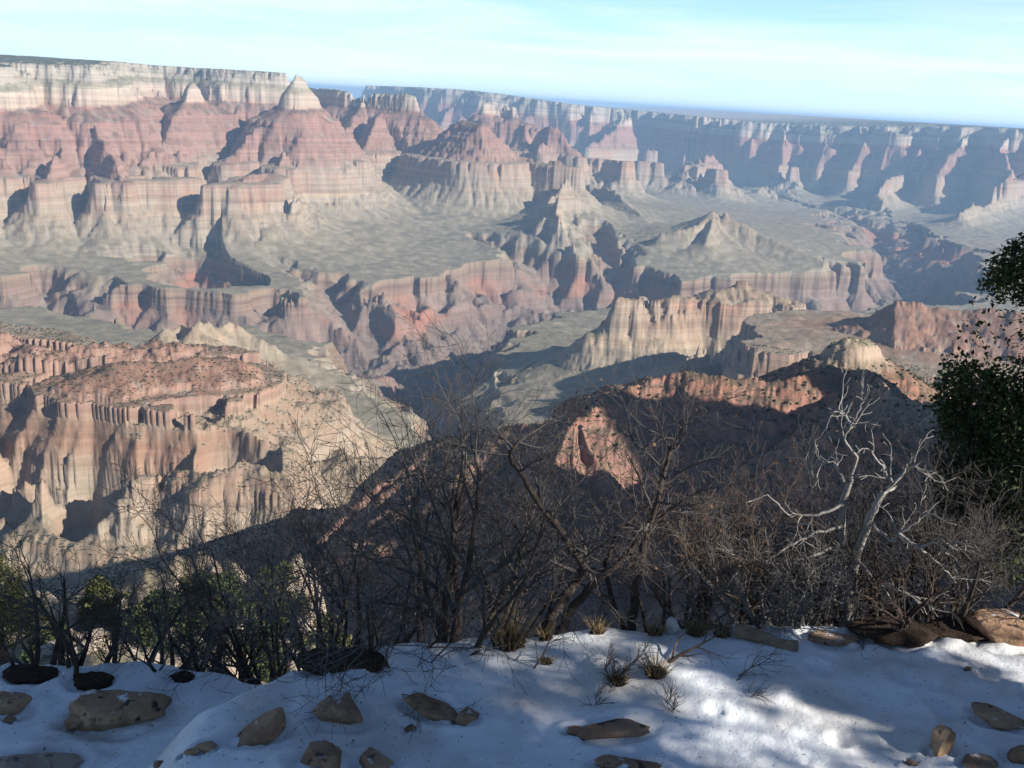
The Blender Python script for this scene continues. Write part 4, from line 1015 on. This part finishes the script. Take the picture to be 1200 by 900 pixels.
# ------------------------------------------------------------------ the pale dead tree
def dead_tree():
    rng = random.Random(77); b = edge_pt(985, 735, .3); s = b.length / FPX; v = ray(985, 735); rt = Vector((v[1], -v[0], 0)); fw = Vector((v[0], v[1], 0))
    root = thing('dead_tree', 'pale weathered dead tree with two trunks and gnarled bare limbs', 'tree', b)
    def path(pts, r0, r1, jit=.02):
        P = [b + rt * (x * s) + Vector((0, 0, -y * s)) + fw * z for x, y, z in pts]; fine = []
        for i in range(len(P) - 1):
            for k in range(5): fine.append(P[i].lerp(P[i + 1], k / 5) + rv(rng) * jit)
        fine.append(P[-1]); n = len(fine); return [(p, r0 + (r1 - r0) * i / (n - 1)) for i, p in enumerate(fine)]
    t1 = path([(0, 6, 0), (4, -60, 0), (4, -110, .05), (12, -160, 0), (20, -185, .0)], .048, .030, .008)
    t2 = path([(-12, 6, .1), (-13, -70, .12), (-14, -120, .1), (-18, -165, .05), (-14, -190, 0)], .042, .026, .008)
    for t in (t1, t2):
        co, f = tubes([t], 10); child(root, 'trunk', co, f, M_DEAD, True)
    main = [[(-14, -185, 0), (-10, -215, .05), (-26, -235, 0), (-18, -262, -.05), (-12, -282, 0)], [(-18, -250, 0), (-36, -262, .1), (-44, -250, .15)], [(20, -182, 0), (30, -190, .1), (18, -205, .1), (4, -222, .1), (-4, -226, .1)],
            [(-16, -165, 0), (-40, -152, -.1), (-66, -146, -.15), (-92, -168, -.2)], [(-14, -140, 0), (-42, -130, -.1), (-60, -118, -.2), (-86, -98, -.3), (-106, -88, -.3)], [(-14, -120, 0), (-40, -108, -.2), (-66, -92, -.2), (-78, -86, -.2)],
            [(14, -150, 0), (34, -138, -.1), (44, -152, -.1), (58, -168, -.1), (72, -190, -.1)], [(40, -148, -.1), (60, -142, -.2), (84, -128, -.2), (100, -112, -.2)], [(60, -142, -.2), (80, -154, -.2), (96, -150, -.3)],
            [(8, -105, 0), (30, -92, -.2), (52, -96, -.3), (70, -92, -.3)], [(-13, -70, 0), (-40, -66, -.2), (-68, -48, -.3), (-80, -40, -.3)], [(-20, -190, 0), (-34, -205, .1), (-48, -200, .1)],
            [(24, -190, 0), (38, -212, .1), (52, -222, .1)]]
    out = {}; pr = dict(OAK, kids=(4, 3, 2), rmin=.0035, wiggle=.3, ratio=(.3, .55), up=(.02, 0, 0), seg=6)
    limbs = []
    for m_ in main:
        p = path(m_, .016, .006, .012); limbs.append(p)
        for k in range(5):
            i = rng.randrange(len(p) // 3, len(p)); d = (p[i][0] - p[i - 1][0]).normalized(); sd = d.cross(rv(rng)).normalized()
            grow(rng, out, p[i][0].copy(), d * .6 + sd * .8, rng.uniform(.15, .36), p[i][1] * .7, 1, 2, pr)
    for l in limbs:
        co, f = tubes([l], 7); child(root, 'limb', co, f, M_DEAD, True)
    co, f = tubes(sum(out.values(), []), 4); child(root, 'crown', co, f, M_DEAD, True)
dead_tree()

# ------------------------------------------------------------------ the big juniper on the right
def big_juniper():
    rng = random.Random(31); rn = np.random.RandomState(31)
    b = at_r(1262, 742, 10.7); s = b.length / FPX; v = ray(1200, 700); rt = Vector((v[1], -v[0], 0)); fw = Vector((v[0], v[1], 0))
    root = thing('juniper_tree', 'big dark green juniper leaning into the right side of the picture', 'tree', b)
    def pos(x, y, z=0): return b + rt * ((x - 1262) * s) + Vector((0, 0, (742 - y) * s)) + fw * z
    def path(pts, r0, r1, jit=.02):
        P = [pos(*p) for p in pts]; fine = []
        for i in range(len(P) - 1):
            for k in range(5): fine.append(P[i].lerp(P[i + 1], k / 5) + rv(rng) * jit)
        fine.append(P[-1]); n = len(fine); return [(p, r0 + (r1 - r0) * i / (n - 1)) for i, p in enumerate(fine)]
    tr = [path([(1266, 860), (1262, 760), (1255, 690, .1), (1240, 600, .1), (1232, 480, .2), (1225, 380, .1), (1210, 300, 0), (1196, 262, 0)], .13, .012)]
    co, f = tubes(tr, 11); child(root, 'trunk', co, f, M_BARKD, True)
    L_ = [[(1228, 400, .1), (1200, 370, 0), (1165, 385, -.1), (1135, 395, -.1)], [(1232, 450, .1), (1195, 430, 0), (1160, 420, .1)], [(1222, 360, .1), (1190, 345, .1), (1165, 350, .1)], [(1240, 560, .1), (1190, 540, 0), (1140, 520, -.1), (1105, 500, -.1)],
          [(1245, 600, .1), (1190, 600, .1), (1130, 590, 0), (1105, 600, 0)], [(1250, 690, .1), (1200, 680, 0), (1160, 690, -.1), (1120, 705, -.1)], [(1250, 670, .1), (1210, 650, 0), (1170, 655, 0), (1135, 690, 0)], [(1215, 320, 0), (1205, 296, 0), (1196, 280, 0)], [(1238, 520, .1), (1200, 490, .2), (1165, 480, .1)], [(1210, 300, 0), (1192, 312, -.1), (1180, 300, -.1)]]
    limbs = [path(l, .04, .008, .03) for l in L_]; sub = {}
    for l in limbs:
        for k in range(7):
            i = rng.randrange(4, len(l)); d = (l[i][0] - l[i - 1][0]).normalized(); grow(rng, sub, l[i][0].copy(), d * .6 + d.cross(rv(rng)).normalized() * .7, rng.uniform(.2, .45), l[i][1] * .6, 1, 2, dict(OAK, kids=(4, 3, 2)))
    for l in limbs:
        co, f = tubes([l], 7); child(root, 'limb', co, f, M_BARKD, True)
    co, f = tubes(sum(sub.values(), []), 4); child(root, 'twig_crown', co, f, M_TWIGD, True)
    B = [(1150, 380, .26), (1128, 395, .17), (1178, 360, .30), (1195, 395, .34), (1165, 415, .24), (1130, 408, .15), (1210, 345, .28), (1180, 338, .17), (1160, 352, .16), (1205, 430, .24), (1185, 445, .15), (1230, 400, .4), (1194, 272, .08), (1188, 285, .07), (1200, 292, .08), (1225, 320, .2),
         (1125, 500, .2), (1105, 510, .14), (1150, 510, .24), (1170, 530, .3), (1130, 540, .26), (1200, 520, .34), (1110, 560, .15), (1160, 570, .34), (1195, 580, .4), (1125, 600, .24), (1160, 620, .3), (1200, 640, .34), (1145, 650, .2), (1180, 490, .16), (1118, 480, .1), (1190, 690, .2), (1130, 630, .2), (1230, 560, .5), (1235, 470, .4), (1160, 480, .08), (1155, 588, .3), (1096, 515, .13), (1100, 488, .10), (1116, 575, .2), (1100, 540, .16), (1110, 620, .16), (1150, 700, .16), (1118, 660, .14)]
    cen = [(tuple(pos(x, y, rng.uniform(-.25, .35))), r * 1.12) for x, y, r in B]
    leafy(root, 'crown', cen, rn, 44000, .042, M_LEAFD, .8)
big_juniper()
# sunlit pinyon at the left edge
conifer(41, at_r(4, 775, 13.5), 1.95, 1.3, 'sunlit yellow green pinyon at the far left edge', 7000, .05, M_LEAFY, None, 'pinyon_pine', needle=True, nlimb=18, blob=.17)

# ------------------------------------------------------------------ junipers and boulders on the ledge below
def ground_z(x, y): return float(canyon(np.array([x], np.float32), np.array([y], np.float32))[0][0])
LT = [(175, 690, 34, 3.4, 'olive juniper on the sunlit ledge, leftmost behind the thin shrubs'), (225, 672, 40, 3.6, 'pale olive juniper on the ledge above the small soil hump'), (262, 668, 38, 4.2, 'tallest green juniper on the ledge, left of the thicket'),
      (300, 690, 31, 3.2, 'dark green juniper just behind the ragged grey shrub'), (330, 672, 42, 3.8, 'green juniper half hidden by the dense thicket'), (420, 700, 33, 3.2, 'yellow green juniper showing low between thicket and oak'), (455, 715, 28, 2.6, 'small yellow green juniper low behind the soil mound'),
      (120, 672, 44, 3.0, 'rounded juniper on the ledge behind the tallest trail shrub'), (60, 690, 36, 3.0, 'green juniper on the ledge near the left edge'), (205, 715, 27, 2.4, 'small round juniper on the near ledge'), (385, 690, 38, 3.4, 'dull green juniper behind the grey twigged thicket'), (490, 722, 27, 2.2, 'little olive juniper behind the slim oak')]
for k, (px, py, r, h, lab) in enumerate(LT):
    p = at_r(px, py + 30, r * .85); z = ground_z(p.x, p.y); h *= .62
    conifer(200 + k, Vector((p.x, p.y, z)), h, h * .95, lab, 5200, .10, M_LEAFY if k % 3 == 1 else M_LEAFD, 'junipers on the ledge below the rim', low=.06, blob=.19, taper=.5)
for k, (px, py, r, w, h, lab) in enumerate([(160, 700, 30, 90, 66, 'sunlit cream boulder on the ledge, behind the slim arching shrub'), (205, 690, 36, 60, 52, 'cream block beside the leftmost ledge juniper'), (70, 705, 28, 70, 60, 'pinkish boulder low on the ledge by the left edge'), (110, 715, 26, 60, 42, 'flat cream boulder under the trail shrubs'), (270, 720, 25, 60, 46, 'pale boulder low behind the drooping bush')]):
    p = at_r(px, py, r); z = ground_z(p.x, p.y)
    rock(lab, 0, 0, w, h, .8, .3 * k, 0, 250 + k, M_ROCKP, .3, 'boulder', base=Vector((p.x, p.y, z)), group='pale boulders on the ledge')

# ------------------------------------------------------------------ pines behind the viewer's right shoulder: their shade falls over the bank
for k, (x, y, h, w) in enumerate([(8.8, .7, 10, 5.6), (12.2, -.4, 12, 6.4), (6.3, .6, 5.6, 2.8), (9.6, 3.8, 5.6, 2.4), (16, -3, 12, 6), (6.6, -1.8, 8.5, 4.2), (10, -4, 9.5, 5), (4.4, -1.8, 6, 2.8), (12, 6.8, 6.5, 3), (14.5, -5, 10, 5)]):
    conifer(300 + k, Vector((x, y, -4.4)), h, w, 'tall dark pine standing behind the rim path, out of the picture', 9000, .26, M_LEAFD, 'pines behind the path', 'pine_tree', low=.18, nlimb=26, blob=.12, needle=True)

# ------------------------------------------------------------------ scrub over the slopes below: too many to count
def scrub():
    rng = np.random.RandomState(12); co0, f0 = ICO2[0], ICO2[1]
    bm = bmesh.new(); bmesh.ops.create_icosphere(bm, subdivisions=1, radius=1); co0 = np.array([v.co[:] for v in bm.verts]); f0 = np.array([[v.index for v in fa.verts] for fa in bm.faces]); bm.free()
    oct_v = np.array([(1, 0, 0), (-.5, .87, 0), (-.5, -.87, 0), (0, 0, .8), (0, 0, -.5)], float); oct_f = np.array([(0, 1, 3), (1, 2, 3), (2, 0, 3), (1, 0, 4), (2, 1, 4), (0, 2, 4)])
    VV, FF, TT, nv = [], [], [], 0
    for (N_, r0, r1, pw, co_, f_, s0, s1) in ((42000, 60, 1150, .45, co0, f0, .7, 1.35), (150000, 1100, 2900, .8, oct_v, oct_f, 1.6, 2.2)):
        az_ = np.radians(rng.uniform(-31, 33, N_)); rr = r0 * (r1 / r0) ** (rng.random(N_) ** pw)
        x, y = (rr * np.sin(az_)).astype(np.float32), (rr * np.cos(az_)).astype(np.float32)
        z, st = canyon(x, y); e = 3.0 + rr * .002
        zx, _ = canyon(x + e.astype(np.float32), y); zy, _ = canyon(x, y + e.astype(np.float32))
        sl_ = np.hypot((zx - z) / e, (zy - z) / e); dn = fbm(x, y, 90, 3, .6, 2.2)
        keep = (sl_ < 1.05) & (rng.random(N_) < np.clip(.66 + .6 * dn, .12, 1)) & (z > -860)
        x, y, z, rr = x[keep], y[keep], z[keep], rr[keep]; n = len(x); print('scrub', n)
        s = (.5 + 1.0 * rng.random(n) ** 2.2) * np.interp(rr, [r0, r1], [s0, s1])
        V = co_[None] * (1 + .55 * (rng.random((n, len(co_), 1)) - .5)) * s[:, None, None] * np.array([1, 1, .85]) + np.stack([x, y, z + .35 * s], 1)[:, None, :]
        VV.append(V.reshape(-1, 3)); FF.append((f_[None] + (np.arange(n) * len(co_))[:, None, None] + nv).reshape(-1, 3)); TT.append(np.repeat(rng.random(n), len(co_))); nv += n * len(co_)
    V, F, tint = np.concatenate(VV), np.concatenate(FF), np.concatenate(TT).astype(np.float32)
    m = bpy.data.materials.new('scrub_leaf'); m.use_nodes = True; t = m.node_tree; b = t.nodes['Principled BSDF']; b.inputs['Roughness'].default_value = .9; b.inputs['Specular IOR Level'].default_value = .1
    a = N(t, 'ShaderNodeAttribute', attribute_name='tint'); r = N(t, 'ShaderNodeValToRGB')
    e_ = r.color_ramp; e_.elements[0].color = (.030, .038, .022, 1); e_.elements[1].color = (.105, .098, .058, 1); k = e_.elements.new(.6); k.color = (.050, .058, .032, 1)
    t.links.new(a.outputs['Fac'], r.inputs[0]); t.links.new(r.outputs[0], b.inputs['Base Color'])
    o = mesh_from('scrub', V, F, m)
    at = o.data.attributes.new('tint', 'FLOAT', 'POINT'); at.data.foreach_set('value', tint)
    return set_props(o, 'scattered dark green scrub dotting the red and tan slopes', 'scrub', None, 'stuff')
scrub()
